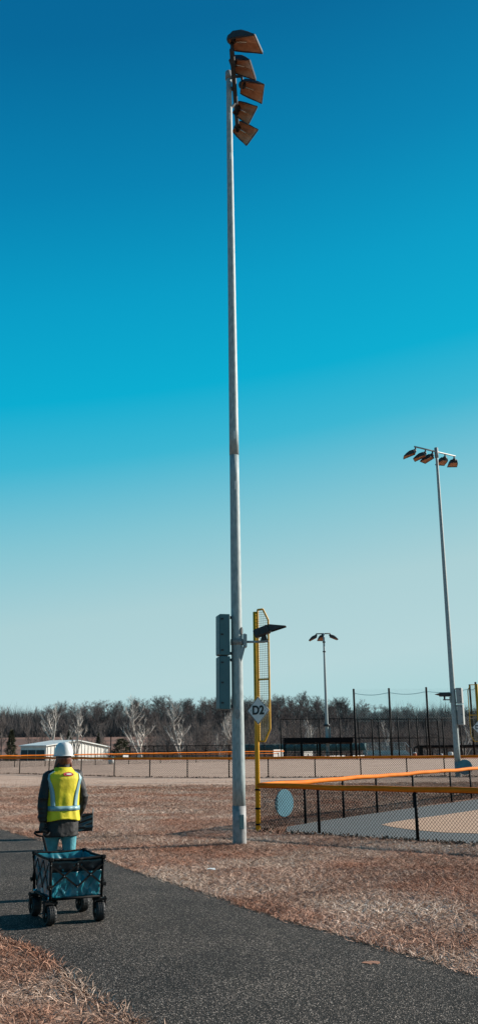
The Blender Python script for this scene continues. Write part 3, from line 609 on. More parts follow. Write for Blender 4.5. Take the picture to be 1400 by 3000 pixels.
# blue discs hung on the fences
def disc(label, c, D, r, th=.03):
    n = Vector((D.y, -D.x, 0)).normalized(); n = n if n.y < 0 else -n
    mb = MB(); rs = []
    for q, rr in ((0,r-.01),(.008,r),(th-.008,r),(th,r-.01)): rs.append([c+n*(.012+q)+D*(rr*math.cos(2*math.pi*k/32))+Vector((0,0,1))*(rr*math.sin(2*math.pi*k/32)) for k in range(32)])
    mb.rings(rs); o = mb.build('fence_disc', Mt['disc']); return tag(o, label, 'disc')
s_ = (Vector((1.05,20.3,0))-FB).dot(FD2); dc = PY(853, 2365, FB.y+FD2.y*.95); pt = FB+FD2*.95; 
disc('round blue plastic disc hung on the fence beside the D2 foul pole', Vector((pt.x, pt.y, .47)), Vector((.72,.69,0)).normalized(), .275)
g_ = PY(1359, 2247, 45.3); disc('round blue plastic disc on the outfield fence at the foot of the second light pole', Vector((g_.x, 45.22, .44)), Vector((1,-.02,0)).normalized(), .36)
# ------------------------------------------------------------------ far field furniture
Mt['roof_black'] = mat('black_dugout_roof', (.006,.006,.007), .8, spec=.1)
Mt['screen'] = mat('teal_windscreen', (.05,.12,.12), .8, 0, (.035,.085,.09), 1.5)
Mt['white'] = mat('white_painted_board', (.66,.66,.64), .6, 0, (.52,.52,.5), 4)
Mt['bench'] = mat('bleacher_aluminium', (.30,.40,.43), .4, .35, (.24,.33,.36), 3)
Mt['net'] = mat('pale_teal_netting', (.18,.40,.44), .7)
Mt['redorange'] = mat('orange_cooler_plastic', (.55,.13,.04), .5)
Mt['bluepl'] = mat('blue_cooler_plastic', (.06,.16,.28), .5)
Mt['wood'] = mat('brown_bench_board', (.25,.11,.05), .7, stretch=(1,6,6))
def gpost(o, p, z, r=.045, m='black', name='post'):
    g = gz(p); MB().tube([(p[0], p[1], g-.2), (p[0], p[1], z)], r, 6).build(name, Mt[m], o, True)
def xat(px_, Y, y=2200): return PY(px_, y, Y).x
def zat(py_, Y, x=700): return PY(x, py_, Y).z
def rail(o, pts, z, r=.03, m='black', name='rail'): MB().tube([(p[0], p[1], z) for p in pts], r, 6).build(name, Mt[m], o, True)
# tall black fence behind the home dugout
Y0 = 98.0
o = thing('tall_fence', 'tall black chain link fence behind the black roofed dugout', 'fence', (xat(822,Y0), Y0, 0))
tp2 = [(822,2107),(880,2105),(935,2104),(994,2103),(1048,2101),(1107,2100),(1163,2099),(1219,2098),(1280,2097),(1345,2096),(1412,2095)]
pl = []
for x, y in tp2:
    P = PY(x, y, Y0); pl.append((P.x, Y0)); gpost(o, (P.x, Y0), P.z, .07)
zt_ = np.mean([PY(x, y, Y0).z for x, y in tp2])
for z in (zt_-.15, zt_*.5, .15): rail(o, [pl[0], pl[-1]], z, .035)
chain(o, [pl[0], pl[-1]], .1, zt_-.15, .28, .006)
Y1 = 91.0
o = thing('tall_fence', 'black chain link fence in front of the silver bleachers', 'fence', (xat(1048,Y1), Y1, 0))
pl = []
for x, y in ((1040,2104),(1088,2107),(1140,2105),(1195,2104),(1245,2103),(1294,2102),(1345,2101),(1398,2100)):
    P = PY(x, y, Y1); pl.append((P.x, Y1)); gpost(o, (P.x, Y1), P.z, .065)
for z in (3.75, 1.95, .15): rail(o, [pl[0], pl[-1]], z, .035)
chain(o, [pl[0], pl[-1]], .1, 3.75, .26, .006)
# backstop net on tall posts
Y2 = 94.5
o = thing('backstop_net', 'very tall black posts carrying a thin teal backstop net', 'backstop', (xat(1035,Y2), Y2, 0))
pl = []
for x, y in ((1035,2018),(1138,2016),(1247,2013),(1374,2005),(1391,1998),(1450,1996)):
    P = PY(x, y, Y2); pl.append((P.x, Y2, P.z)); gpost(o, (P.x, Y2), P.z, .105)
cab = []
for a, q in zip(pl, pl[1:]):
    for k in range(8):
        t = k/8; cab.append((a[0]+(q[0]-a[0])*t, Y2, a[2]-.45+(q[2]-a[2])*t-.22*math.sin(math.pi*t)))
MB().tube(cab, .028, 5).build('top_cable', Mt['net'], o, True)
chain(o, [(pl[0][0], Y2), (pl[-1][0], Y2)], 3.6, 6.9, .26, .0038, 'netting', 'net')
# lower black fence on the left half
Y3 = 101.0
o = thing('chain_link_fence', 'waist high black chain link fence beneath the bare trees, left of the dugout', 'fence', (xat(380,Y3), Y3, 0))
pl = []
for x in (381,424,451,491,548,604,671,730,775,818):
    pl.append((xat(x,Y3), Y3)); gpost(o, pl[-1], 1.45, .055)
for z in (1.42, .8): rail(o, [pl[0], pl[-1]], z, .035)
chain(o, [pl[0], pl[-1]], .0, 1.42, .16, .012)
Y4 = 99.0
o = thing('guard_rail_fence', 'low distant fence with two thin orange brown rails below the bare trees', 'fence', (xat(330,Y4), Y4, 0))
pl = []
for x in (330,402,436,508,562,615,700,760,815):
    pl.append((xat(x,Y4), Y4)); gpost(o, pl[-1], .6, .05)
rail(o, [pl[0], pl[-1]], .52, .04, 'cap', 'upper_rail'); rail(o, [pl[3], pl[-1]], .14, .035, 'cap', 'lower_rail')
# dugout with black roof
def dugout(label, xa, xb, Y, zt, zb, depth, posts, zg):
    x0, x1 = xat(xa, Y), xat(xb, Y); o = thing('dugout', label, 'dugout', ((x0+x1)/2, Y, zg))
    MB().prism([(x0,Y,zt),(x0,Y,zb),(x0,Y+depth,zb-.15),(x0,Y+depth,zt-.25)], (x1-x0,0,0)).build('roof', Mt['roof_black'], o)
    for p in posts:
        x = xat(p[0], Y); MB().box((x, Y+.12, (zb+zg-.2)/2), (p[1],.12,zb-zg+.2)).build('post', Mt['black'], o)
    for x in (x0+.08, (x0+x1)/2, x1-.08): MB().box((x, Y+depth-.1, (zb-.15+zg-.2)/2), (.12,.12,zb-.15-zg+.2)).build('post', Mt['black'], o)
    MB().box(((x0+x1)/2, Y+.1, zg+.62), (x1-x0,.06,.06)).build('rail', Mt['black'], o)
    MB().box(((x0+x1)/2, Y+depth-.5, zg+.45), (x1-x0-.6,.35,.05)).build('bench', Mt['wood'], o)
    for k in range(4): MB().box((x0+.6+(x1-x0-1.2)*k/3, Y+depth-.5, zg+.2), (.06,.3,.5)).build('bench_leg', Mt['black'], o)
    chain(o, [(x0,Y+.1),(x1,Y+.1)], zg+.02, zg+1.15, .22, .007)
    return o
YD = 96.2
dugout('dugout with a flat black roof and black posts beside the slender light pole', 832, 1035, YD, zat(2161,YD,930), zat(2176,YD,930), 2.2, ((836,.12),(863,.07),(883,.22),(936,.14),(984,.07),(997,.10),(1030,.12)), 0)
YE = 112.0; ge = gz((xat(1300,YE), YE))
dugout('far dugout with a thin grey edged roof next to the bleachers', 1222, 1420, YE, zat(2183,YE,1300), zat(2189,YE,1300), 2.6, ((1232,.5),(1265,.1),(1300,.1),(1330,.1),(1360,.1),(1390,.1)), ge)
# teal windscreen on a frame behind the dugout
YW = 104.5; gw = gz((8, YW)); x0, x1 = xat(700,YW), xat(1072,YW)
o = thing('windscreen', 'dull teal windscreen cloth on black posts behind the dugout', 'windscreen', (x0, YW, gw)); zt_ = zat(2177,YW,930)
for k in range(9):
    x = x0+(x1-x0)*k/8; MB().tube([(x, YW+.05, gw-.2), (x, YW+.05, zt_)], .04, 6).build('post', Mt['black'], o, True)
V, Fq = [], []
nx = 60
for k in range(nx+1):
    x = x0+(x1-x0)*k/nx; dy = .04*math.sin(k*1.9)+.03*math.sin(k*.7); V += [(x, YW+dy-.04, zt_-.05), (x, YW+dy-.02, zt_-.85)]
for k in range(nx): Fq.append((2*k, 2*k+2, 2*k+3, 2*k+1))
cl = npmesh('cloth', V, Fq, Mt['screen'], o); cl.modifiers.new('thick', 'SOLIDIFY').thickness = .01
# white boards
def board(name, label, cat, xa, xb, ya, yb, Y, m='white', group=None, legs=True):
    x0, x1 = xat(xa,Y), xat(xb,Y); z1, z0 = zat(ya,Y,(xa+xb)/2), zat(yb,Y,(xa+xb)/2); g = gz(((x0+x1)/2, Y))
    o = thing(name, label, cat, ((x0+x1)/2, Y, g), 0, group)
    bx_ = Vector((.74,.67,0)); MB().bbox(((x0+x1)/2, Y, (z0+z1)/2), ((x1-x0)/.74,.05,z1-z0), .01, bx_, Vector((-.67,.74,0))).build('panel', Mt[m], o)
    if legs:
        for x in (x0+.1, x1-.1): yy = Y+(x-(x0+x1)/2)*.905+.05; MB().tube([(x, yy, g-.15), (x, yy, z1-.05)], .03, 6).build('leg', Mt['black'], o)
    return o
board('notice_board', 'square white board standing behind the fence left of the dugout', 'board', 800, 829, 2196, 2221, 100.2)
board('notice_board', 'small white board inside the dugout beside its thick post', 'board', 888, 916, 2202, 2214, 99.2)
board('notice_board', 'long low white board under the dugout behind the slender light pole', 'board', 948, 1012, 2214, 2222, 99.4)
board('banner', 'tiny pink and white banner hung on the low fence beyond the outfield', 'banner', 362, 377, 2212, 2221, 98.5)
board('notice_board', 'low white box like board at the left end of the bleachers', 'board', 1030, 1068, 2213, 2222, 98.6)
rs = thing('round_sign', 'small round white sign on the black fence beneath the pale tree', 'sign', (xat(408,100.6), 100.6, 0)); c = PY(408, 2214, 100.6)
MB().prism([c+Vector((.2*math.cos(k*math.pi/10), 0, .2*math.sin(k*math.pi/10))) for k in range(20)], (0,.03,0)).build('plate', Mt['white'], rs)
MB().tube([(c.x, 100.66, -.2), (c.x, 100.66, c.z+.15)], .03, 6).build('post', Mt['black'], rs)
# bleachers
YB = 103.2; x0, x1 = xat(1072,YB), xat(1202,YB); gb = gz(((x0+x1)/2, YB)); zt_ = zat(2176,YB,1140)
o = thing('bleachers', 'silver aluminium bleachers with back rail behind the black fence', 'bleachers', ((x0+x1)/2, YB, gb))
nr = 5; hb = zat(2200,YB,1140)-gb
for k in range(nr):
    z = gb+.35+(hb-.35)*k/(nr-1); y = YB+.65*k
    MB().bbox(((x0+x1)/2, y, z), (x1-x0,.28,.05), .008).build('seat_plank', Mt['bench'], o)
    MB().bbox(((x0+x1)/2, y-.02+.2, z-.16), (x1-x0,.03,.2), .006).build('riser', Mt['bench'], o)
    MB().bbox(((x0+x1)/2, y-.38, z-.27), (x1-x0,.26,.04), .006).build('foot_plank', Mt['bench'], o)
for x in np.linspace(x0+.1, x1-.1, 5):
    MB().tube([(x, YB-.1, gb-.15), (x, YB+.65*nr, gb+hb)], .035, 6).build('stringer', Mt['alu'], o)
    MB().tube([(x, YB+.65*nr-.2, gb-.15), (x, YB+.65*nr-.2, zt_)], .03, 6).build('rail_post', Mt['alu'], o)
for z in (zt_, zt_-.4): MB().tube([(x0, YB+.65*nr-.2, z), (x1, YB+.65*nr-.2, z)], .028, 6).build('back_rail', Mt['alu'], o)
for x in (x0, x1): MB().tube([(x, YB-.2, gb+.9), (x, YB+.65*nr-.2, zt_)], .028, 6).build('side_rail', Mt['alu'], o); MB().tube([(x, YB-.2, gb-.15), (x, YB-.2, gb+.9)], .028, 6).build('side_post', Mt['alu'], o)
chain(o, [(x0, YB+.65*nr-.18), (x1, YB+.65*nr-.18)], zt_-1.0, zt_, .2, .007, m='net')
def jug(label, px_, yt, yb, Y, m, m2, w):
    x = xat(px_, Y); z1 = zat(yt, Y, px_); g = gz((x, Y)); o = thing('drink_cooler', label, 'cooler', (x, Y, g)); h = z1-g
    MB().tube([(x,Y,g-.01),(x,Y,g+h*.7),(x,Y,g+h*.8)], [w*.9,w,w*.92], 14).build('barrel', Mt[m], o, True); MB().tube([(x,Y,g+h*.8),(x,Y,g+h*.93),(x,Y,g+h)], [w*1.02,w*1.0,w*.4], 14).build('lid', Mt[m2], o, True)
jug('tall orange drink cooler with white lid at the corner of the bleachers', 1213, 2204, 2222, 97.5, 'redorange', 'white', .20)
jug('white round drink cooler on the ground before the far dugout', 1318, 2203, 2222, 100.5, 'white', 'white', .28)
jug('blue drink cooler with white lid on the ground before the far dugout', 1289, 2208, 2222, 100.3, 'bluepl', 'white', .24)
bn = thing('trash_bin', 'pale round trash bin by the distant orange topped fence', 'trash bin', (xat(328,80),80.6,0)); x = xat(328,80.6); z1 = zat(2217,80.6,328)
MB().tube([(x,80.6,-.02),(x,80.6,z1-.12)], [.24,.28], 16).build('drum', Mt['white'], bn, True); MB().tube([(x,80.6,z1-.12),(x,80.6,z1)], [.30,.22], 16).build('lid', Mt['cabinet'], bn, True)
# thin dark pole near the building
ft = thing('utility_pole', 'thin dark pole standing at the right end of the white building', 'pole', (xat(325,118),118,gz((xat(325,118),118))))
x = xat(325,118); MB().tube([(x,118,gz((x,118))-.3),(x,118,zat(2155,118,325))], [.09,.07], 8).build('shaft', Mt['black'], ft, True); MB().bbox((x,118,zat(2156,118,325)), (.35,.2,.12), .02).build('lamp_head', Mt['black'], ft)

# ------------------------------------------------------------------ white metal building
YH = 142.0; gh = gz((-25, YH))
bd = thing('metal_building', 'long white metal shed with low gable roof, dark gable doors and a side wall painted dark as shade, beyond the fences', 'building', (xat(190,YH), YH, gh))
Mt['siding'] = mat('white_ribbed_siding', (.62,.60,.55), .55, 0, (.50,.48,.44), 1.2)
Mt['roofm'] = mat('pale_metal_roof', (.60,.62,.60), .45, .2, (.5,.52,.5), .8)
Mt['dark_shed'] = mat('dark_doors_and_shade', (.03,.05,.055), .8)  # gable doors, and the shade painted onto the side wall
xL, xM, xR, xr = xat(60,YH), xat(136,YH), xat(318,YH), xat(228,YH)
zR = zat(2171,YH,228); zE = zat(2190,YH,318); zL = zat(2186,YH,136)
SL = 1.15                                        # the gable end is turned toward the sun: it runs away to the right
def wpt(x, z): return Vector((x, YH-5+(x-xM)*SL, z))
def xw(px_):                                     # where a pixel column meets the turned wall
    x = xat(px_, YH)
    for _ in range(12): x = xat(px_, YH-5+(x-xM)*SL)
    return x
xM = xat(136, YH-5); xR, xr = xw(318), xw(228)
zR, zE, zL = zat(2171, wpt(xr,0).y, 228), zat(2190, wpt(xR,0).y, 318), zat(2186, YH-5, 136)
wd = Vector((1, SL, 0)).normalized(); wn = Vector((SL, -1, 0)).normalized(); gh2 = gh-.8
LB = 14.0
for k in range(60):                              # hall length so that its far corner shows beside the cedar
    q = wpt(xM,0)-wn*(2+k*.25)
    if xat(62, q.y) >= q.x: LB = 2+k*.25; break
MB().prism([wpt(xM,gh2), wpt(xR,gh2), wpt(xR,zE), wpt(xr,zR), wpt(xM,zL)], -wn*LB).build('wall', Mt['siding'], bd)
x = xM+.2
while x < xR-.1:
    zt_ = zL+(zR-zL)*(x-xM)/(xr-xM) if x < xr else zR+(zE-zR)*(x-xr)/(xR-xr)
    MB().box(wpt(x, (gh2+zt_)/2-.08)+wn*.03, (.10,.06,zt_-gh2-.16), wd, wn).build('siding_rib', Mt['siding'], bd); x += .42
for (xa, za, xb, zb_) in ((xM-.15,zL-.04,xr,zR),(xr,zR,xR+.2,zE-.05)):
    MB().prism([wpt(xa,za+.02)+wn*.3, wpt(xb,zb_+.02)+wn*.3, wpt(xb,zb_+.17)+wn*.3, wpt(xa,za+.17)+wn*.3], -wn*(LB+.5)).build('roof', Mt['roofm'], bd)
for t0, t1 in ((.06,.36),(.40,.68),(.72,.96)):     # dark panels on the side wall, painting in its shade
    c0_ = wpt(xM, 0)-wn*(LB*t0); c1_ = wpt(xM, 0)-wn*(LB*t1); zt_ = zL-.55
    MB().prism([Vector((c0_.x,c0_.y,gh2)), Vector((c1_.x,c1_.y,gh2)), Vector((c1_.x,c1_.y,zt_)), Vector((c0_.x,c0_.y,zt_))], -wd*.08).build('shade_panel', Mt['dark_shed'], bd)
for pxx in (213, 282):
    x = xw(pxx); MB().bbox(wpt(x, gh2+1.5)+wn*.05, (1.6,.14,2.9), .02, wd, wn).build('door', Mt['dark_shed'], bd)

# ------------------------------------------------------------------ trees
def bark(name, c, c2): return mat(name, c, .9, 0, c2, 1.6, 6)
Mt['bark_dark'] = bark('dark_bark', (.062,.055,.054), (.034,.031,.032)); Mt['bark_mid'] = bark('grey_brown_bark', (.15,.12,.108), (.085,.068,.062))
Mt['bark_pale'] = bark('pale_sycamore_bark', (.56,.51,.46), (.32,.285,.255)); Mt['bark_red'] = bark('red_brown_twigs', (.12,.088,.080), (.07,.052,.05))
def bare_tree(seed, H, spread, r0, depth, twig, first=.3, upright=.6, nb=(3,5), tw_r=.016, lean=0, kr=(.36,.55)):
    """returns (trunk and limb geometry, twig geometry) as MB around the origin"""
    rg = random.Random(seed); tr, tw = MB(), MB()
    def limb(p, d, ln, r, lev):
        n = 4 if lev == 0 else 3; pts = [p]; q = p.copy(); dd = d.copy()
        for k in range(n):
            dd = (dd+Vector((rg.gauss(0,.12), rg.gauss(0,.12), rg.gauss(0,.06)+.09*upright))).normalized(); q = q+dd*(ln/n); pts.append(q.copy())
        rad_ = [max(r*(1-.62*k/n), tw_r) for k in range(n+1)]
        (tr if lev < 2 else tw).tube(pts, rad_, 5 if lev == 0 else (4 if lev == 1 else 3), cap=False)
        if lev >= depth:
            for _ in range(twig):
                i = rg.randint(0, n-1); t = rg.random(); s = pts[i].lerp(pts[i+1], t)
                a = Vector((rg.gauss(0,1), rg.gauss(0,1), rg.gauss(.45,.7))).normalized(); e = s+(a+dd*.9).normalized()*(H*rg.uniform(.03,.075)); side = Vector((rg.gauss(0,1),rg.gauss(0,1),rg.gauss(0,1))).normalized()*tw_r
                tw.add([s-side, s+side, e], [(0,1,2)])
            return
        m = rg.randint(*nb)+(2 if lev == 0 else 0)
        for j in range(m):
            t = first+(1-first)*(j+rg.random())/m if lev == 0 else .2+.8*(j+rg.random())/m
            f = t*n; i = min(int(f), n-1); s = pts[i].lerp(pts[i+1], f-i); a = rg.random()*6.283+j*2.4
            up = (.55+.75*upright) if lev == 0 else .5*upright+.15
            out_ = Vector((math.cos(a), math.sin(a), up*rg.uniform(.5,1.3))).normalized()
            limb(s, (out_*spread+dd*.75).normalized(), ln*rg.uniform(.42,.66)*(1.08-.42*t if lev == 0 else .95), r*rg.uniform(*kr), lev+1)
        # leader keeps on
        limb(pts[-1], dd, ln*.42, rad_[-1]*.9, max(lev+1, 1))
    limb(Vector((0,0,-.3)), Vector((lean,0,1)).normalized(), H*.66, r0, 0)
    zmax = max(v[2] for v in tr.v+tw.v); s = H/zmax
    for m_ in (tr, tw): m_.v = [(v[0]*s, v[1]*s, v[2]*s if v[2] > 0 else v[2]) for v in m_.v]
    return tr, tw
def mesh_of(name, mbs, m):
    al = MB()
    for q in mbs: al.add(q.v, q.f)
    me = bpy.data.meshes.new(name); me.from_pydata(al.v, [], al.f); me.materials.append(m); return me
# wood on the hill: one mesh object per tree, a dozen shapes shared
wood = []
for k in range(12):
    t_ = bare_tree(100+k, 12, .78+.2*(k % 3)/2, .16, 3, 14, first=.22, upright=.55, nb=(4,6), tw_r=.013)
    wood.append(mesh_of('bare_tree', t_, Mt[('bark_dark','bark_mid','bark_red')[k % 3]]))
SIL = [(-80,2098),(0,2094),(30,2097),(100,2074),(192,2051),(373,2045),(547,2039),(646,2034),(805,2030),(898,2027),(956,2035),(1026,2053),(1108,2067),(1195,2064),(1282,2076),(1400,2078),(1480,2080)]
def sil(x):
    for (a, ya), (b_, yb) in zip(SIL, SIL[1:]):
        if a <= x <= b_: return ya+(yb-ya)*(x-a)/(b_-a)
    return 2090
cnt = 0
for Yr, n, dy, sh in ((350,62,0,.5),(332,58,7,0),(314,56,18,.3),(297,54,32,.7)):
    for i in range(n):
        pxx = -70+1540*(i+sh+random.uniform(-.3,.3))/n; Y = Yr+random.uniform(-8,8); P = PY(pxx, sil(pxx)+dy+random.gauss(0, 6), Y); g = gz((P.x, Y))
        h = max(5.5, P.z-g); o = bpy.data.objects.new('bare_tree', wood[random.randrange(12)]); col.objects.link(o); o.location = (P.x, Y, g-.1)
        w = h/12*random.uniform(1.15,1.65); o.scale = (w, w, h/12); o.rotation_euler = (0,0,random.uniform(0,6.28)); cnt += 1
        tag(o, 'bare dark grey brown tree in the dense wood covering the hill', 'tree', 'bare trees of the hillside wood')
# thicket at the wood's foot, nobody could count its stems
V = []; T_ = []
rg = np.random.RandomState(5)
def thicket(name, n, x0, x1, y0, y1, h0, h1, w, m, label):
    x = rg.uniform(x0, x1, n); y = rg.uniform(y0, y1, n); g = hz(x, y)-.1; h = rg.uniform(h0, h1, n)*(.7+.5*(fnoise(x*.12, y*.1, 2)+.3)); a = rg.rand(n)*6.28; tx = rg.randn(n)*.22*h; ty = rg.randn(n)*.2*h
    z0 = g+rg.rand(n)**2*h*.6
    A = np.stack([x-np.cos(a)*w, y-np.sin(a)*w, z0], 1); B = np.stack([x+np.cos(a)*w, y+np.sin(a)*w, z0], 1); C_ = np.stack([x+tx, y+ty, z0+np.abs(h)*.8], 1)
    return stuff(npmesh(name, np.stack([A,B,C_],1).reshape(-1,3), np.arange(3*n).reshape(-1,3), Mt[m]), label, 'thicket')
thicket('thicket', 110000, -115, 105, 282, 354, 2.5, 6.5, .05, 'bark_dark', 'dark leafless thicket filling the wood on the hill')
thicket('thicket', 60000, -22, 66, 150, 262, 1.2, 4.2, .034, 'bark_mid', 'grey brown leafless scrub on the slope behind the dugouts')
thicket('thicket', 9000, -60, -8, 150, 190, .6, 2.6, .024, 'bark_mid', 'low leafless scrub behind the white metal building')
# nearer trees one can tell apart: trunk and crown
def copy_mesh_tree(name, label, px_, ytop, Y, protos, m, group=None, wide=1.0, ybase=None):
    P = PY(px_, ytop, Y); g = gz((P.x, Y)); h = P.z-g; tm, cm, H = protos[random.randrange(len(protos))]
    o = thing(name, label, 'tree', (P.x, Y, g), random.uniform(0,6.28), group); s = h/H
    for nm, me in (('trunk', tm), ('crown', cm)):
        c = bpy.data.objects.new(nm, me); col.objects.link(c); c.parent = o; c.scale = (s*wide, s*wide, s)
    return o
def protos(seeds, m, H=10, **k):
    r = []
    for s in seeds:
        a, c = bare_tree(s, H, **k); r.append((mesh_of('trunk', [a], Mt[m]), mesh_of('crown', [c], Mt[m]), H))
    return r
SY = protos((11,12,13,14), 'bark_pale', spread=.8, r0=.22, depth=3, twig=10, first=.14, upright=.8, nb=(2,4), tw_r=.015, kr=(.52,.72))
GR = protos((21,22,23,24), 'bark_mid', spread=.8, r0=.14, depth=3, twig=8, first=.2, upright=.7, nb=(3,5), tw_r=.014)
syc = [(425,2052,128,'big pale barked sycamore with spreading white limbs above the black fence',1.15),(535,2062,150,'pale sycamore with a forked crown right of the big white limbed one',1.0),
       (163,2078,150,'pale bare tree rising behind the hard hat and the white building',1.0),(232,2082,134,'pale bare tree standing before the gable of the white building',1.0),
       (640,2096,150,'slim pale bare tree behind the grey cabinets of the tall mast',.8),(668,2104,146,'slim pale bare tree hugging the edge of the tall mast',.75),
       (1128,2128,140,'small pale bare tree behind the bleachers',.9),(905,2120,146,'small pale bare tree above the dugout roof',.9),(1345,2125,138,'pale twiggy tree at the foot of the second light pole',1.1)]
for x, yt, Y, lb, wd in syc: copy_mesh_tree('sycamore', lb, x, yt-24, Y, SY, 'bark_pale', None, wd)
gry = [(440+i*22+((i*13)%17), 2096+((i*29)%26)) for i in range(44)]+[(8,2062),(95,2095),(118,2100),(205,2098),(262,2100),(300,2110),(385,2092),(470,2098),(505,2092),(578,2076),(605,2080),(735,2078),(800,2085),(850,2090),(985,2095),(1050,2098),(1180,2105),(1240,2100),(1300,2108),(1375,2098)]
for i, (x, yt) in enumerate(gry):
    copy_mesh_tree('bare_tree', 'grey brown leafless tree on the low ground between the fences and the hill', x, yt, 136+((i*37) % 60), GR, 'bark_mid', 'leafless trees before the hill', random.uniform(.85,1.15))
# evergreens
Mt['needle'] = mat('evergreen_needles', (.060,.062,.028), .8, 0, (.028,.034,.02), 2)
def evergreen(label, px_, ytop, Y, wr, seed, bushy=False):
    rg = np.random.RandomState(seed); P = PY(px_, ytop, Y); g = gz((P.x, Y)); h = P.z-g; o = thing('cedar_tree', label, 'tree', (P.x, Y, g))
    MB().tube([(P.x,Y,g-.3),(P.x,Y,g+h*.9)], [.14,.03], 7).build('trunk', Mt['bark_dark'], o, True)
    n = 3600; t = rg.rand(n)**.8; a = rg.rand(n)*6.283
    prof = (np.clip(1-t, 0, 1)**.75 if not bushy else np.sqrt(np.clip(1-(2*t-1)**2, 0, 1)))*wr
    clump = .62+.38*np.sin(a*4+t*23+seed)*np.cos(a*3-t*17)
    rr = prof*clump*(.35+.65*np.sqrt(rg.rand(n))); c = np.stack([P.x+np.cos(a)*rr, Y+np.sin(a)*rr, g+.25+t*(h-.3)], 1)
    d = np.stack([np.cos(a), np.sin(a), rg.uniform(-.1,.9,n)], 1)+rg.randn(n,3)*.35; d /= np.linalg.norm(d, axis=1)[:,None]; s = np.cross(d, rg.randn(n,3)); s /= np.linalg.norm(s, axis=1)[:,None]
    ln = rg.uniform(.14,.36,n)[:,None]; V = np.stack([c-s*.05, c+s*.05, c+d*ln], 1).reshape(-1,3)
    npmesh('crown', V, np.arange(3*n).reshape(-1,3), Mt['needle'], o)
evergreen('dark conical cedar left of the white metal building', 36, 2138, 124, 1.6, 1)
evergreen('small dark cedar on the slope behind the white shed roof', 290, 2148, 170, 1.4, 2)
evergreen('low bushy cedar at the right end of the white shed', 357, 2164, 122, 1.7, 3, True)
evergreen('dark cedar behind the trunk of the pale sycamore by the hard hat', 205, 2140, 176, 1.7, 4)
# ------------------------------------------------------------------ folding wagon
Mt['fabric'] = mat('teal_blue_wagon_fabric', (.010,.150,.195), .33, 0, (.006,.105,.14), 4, spec=.6)
Mt['fabric_dark'] = mat('black_wagon_strip', (.010,.014,.018), .4, spec=.5)
Mt['tyre'] = mat('black_rubber', (.012,.012,.0125), .6, 0, (.007,.007,.0075), 20)
Mt['chrome'] = mat('bright_rivet', (.6,.62,.62), .25, .9)
WC = Vector((-1.765, 9.74, 0)); HEAD = math.radians(26)
wg = thing('folding_wagon', 'teal folding utility wagon with black scissor frame and fat wheels on the asphalt path', 'wagon', WC, HEAD)
mw = world_m(wg)
def wp(x, y, z): return mw @ Vector((x, y, z))     # wagon frame: x right, y forward
PZ = .012; RIM = .61; BOT = .20; hw, hl = .265, .335
# wheels
wheel_pos = [(-.245,-.285),(.25,-.285),(-.245,.295),(.25,.295)]
for i, (x, y) in enumerate(wheel_pos):
    R, Wd = .092, .088; c = Vector((x, y, R+PZ)); steer = math.radians((6,-4,3,8)[i])
    ax_ = Vector((math.cos(steer), math.sin(steer), 0)); fw = Vector((-math.sin(steer), math.cos(steer), 0))
    whl = thing('x', 'x', 'x'); 
    for k_ in ('label','category'): del whl[k_]
    whl.name = 'wheel'; whl.parent = wg; whl.matrix_basis = Matrix.Identity(4)
    prof = [(-.5,.72),(-.5,.88),(-.40,.97),(-.2,1.0),(.2,1.0),(.40,.97),(.5,.88),(.5,.72)]
    n = 40; mb = MB(); rs = []
    for u_, rr in prof:
        rs.append([mw @ (c+ax_*(u_*Wd)+(fw*math.cos(2*math.pi*k/n)+Vector((0,0,1))*math.sin(2*math.pi*k/n))*(R*rr*(1 if rr < .9 or k % 2 else .955))) for k in range(n)])
    mb.rings(rs, cap=False); mb.rings([rs[-1], rs[0]], cap=False)
    # tread ribs
    for u_ in (-.22, 0, .22):
        mb.rings([[mw @ (c+ax_*((u_+du)*Wd)+(fw*math.cos(2*math.pi*k/24)+Vector((0,0,1))*math.sin(2*math.pi*k/24))*(R*rr)) for k in range(24)] for du, rr in ((-.055,.98),(-.045,1.022),(.045,1.022),(.055,.98))], cap=False)
    mb.build('tyre', Mt['tyre'], whl)
    hb = MB(); hb.tube([mw @ (c-ax_*(Wd*.42)), mw @ (c+ax_*(Wd*.42))], R*.74, 20); hb.build('rim', Mt['black'], whl)
    hb = MB(); hb.tube([mw @ (c-ax_*(Wd*.56)), mw @ (c+ax_*(Wd*.56))], R*.24, 12); hb.build('hub', Mt['alu'], whl)
    fk = MB(); zt_ = PZ+2*R+.018
    for s in (-1,1): fk.box(mw @ (c+ax_*(s*Wd*.64)+Vector((0,0,.055))), (.008,.055,.16), mw.to_3x3() @ ax_, mw.to_3x3() @ fw)
    fk.box(mw @ Vector((x, y, zt_)), (Wd*1.3+.016,.085,.022), mw.to_3x3() @ ax_, mw.to_3x3() @ fw)
    fk.build('fork', Mt['black'], wg)
    MB().tube([mw @ (c-ax_*(Wd*.70)), mw @ (c+ax_*(Wd*.70))], .010, 8).build('axle', Mt['chrome'], wg)
    MB().tube([wp(x,y,zt_), wp(x,y,zt_+.05)], .022, 10).build('swivel', Mt['chrome'], wg, True)
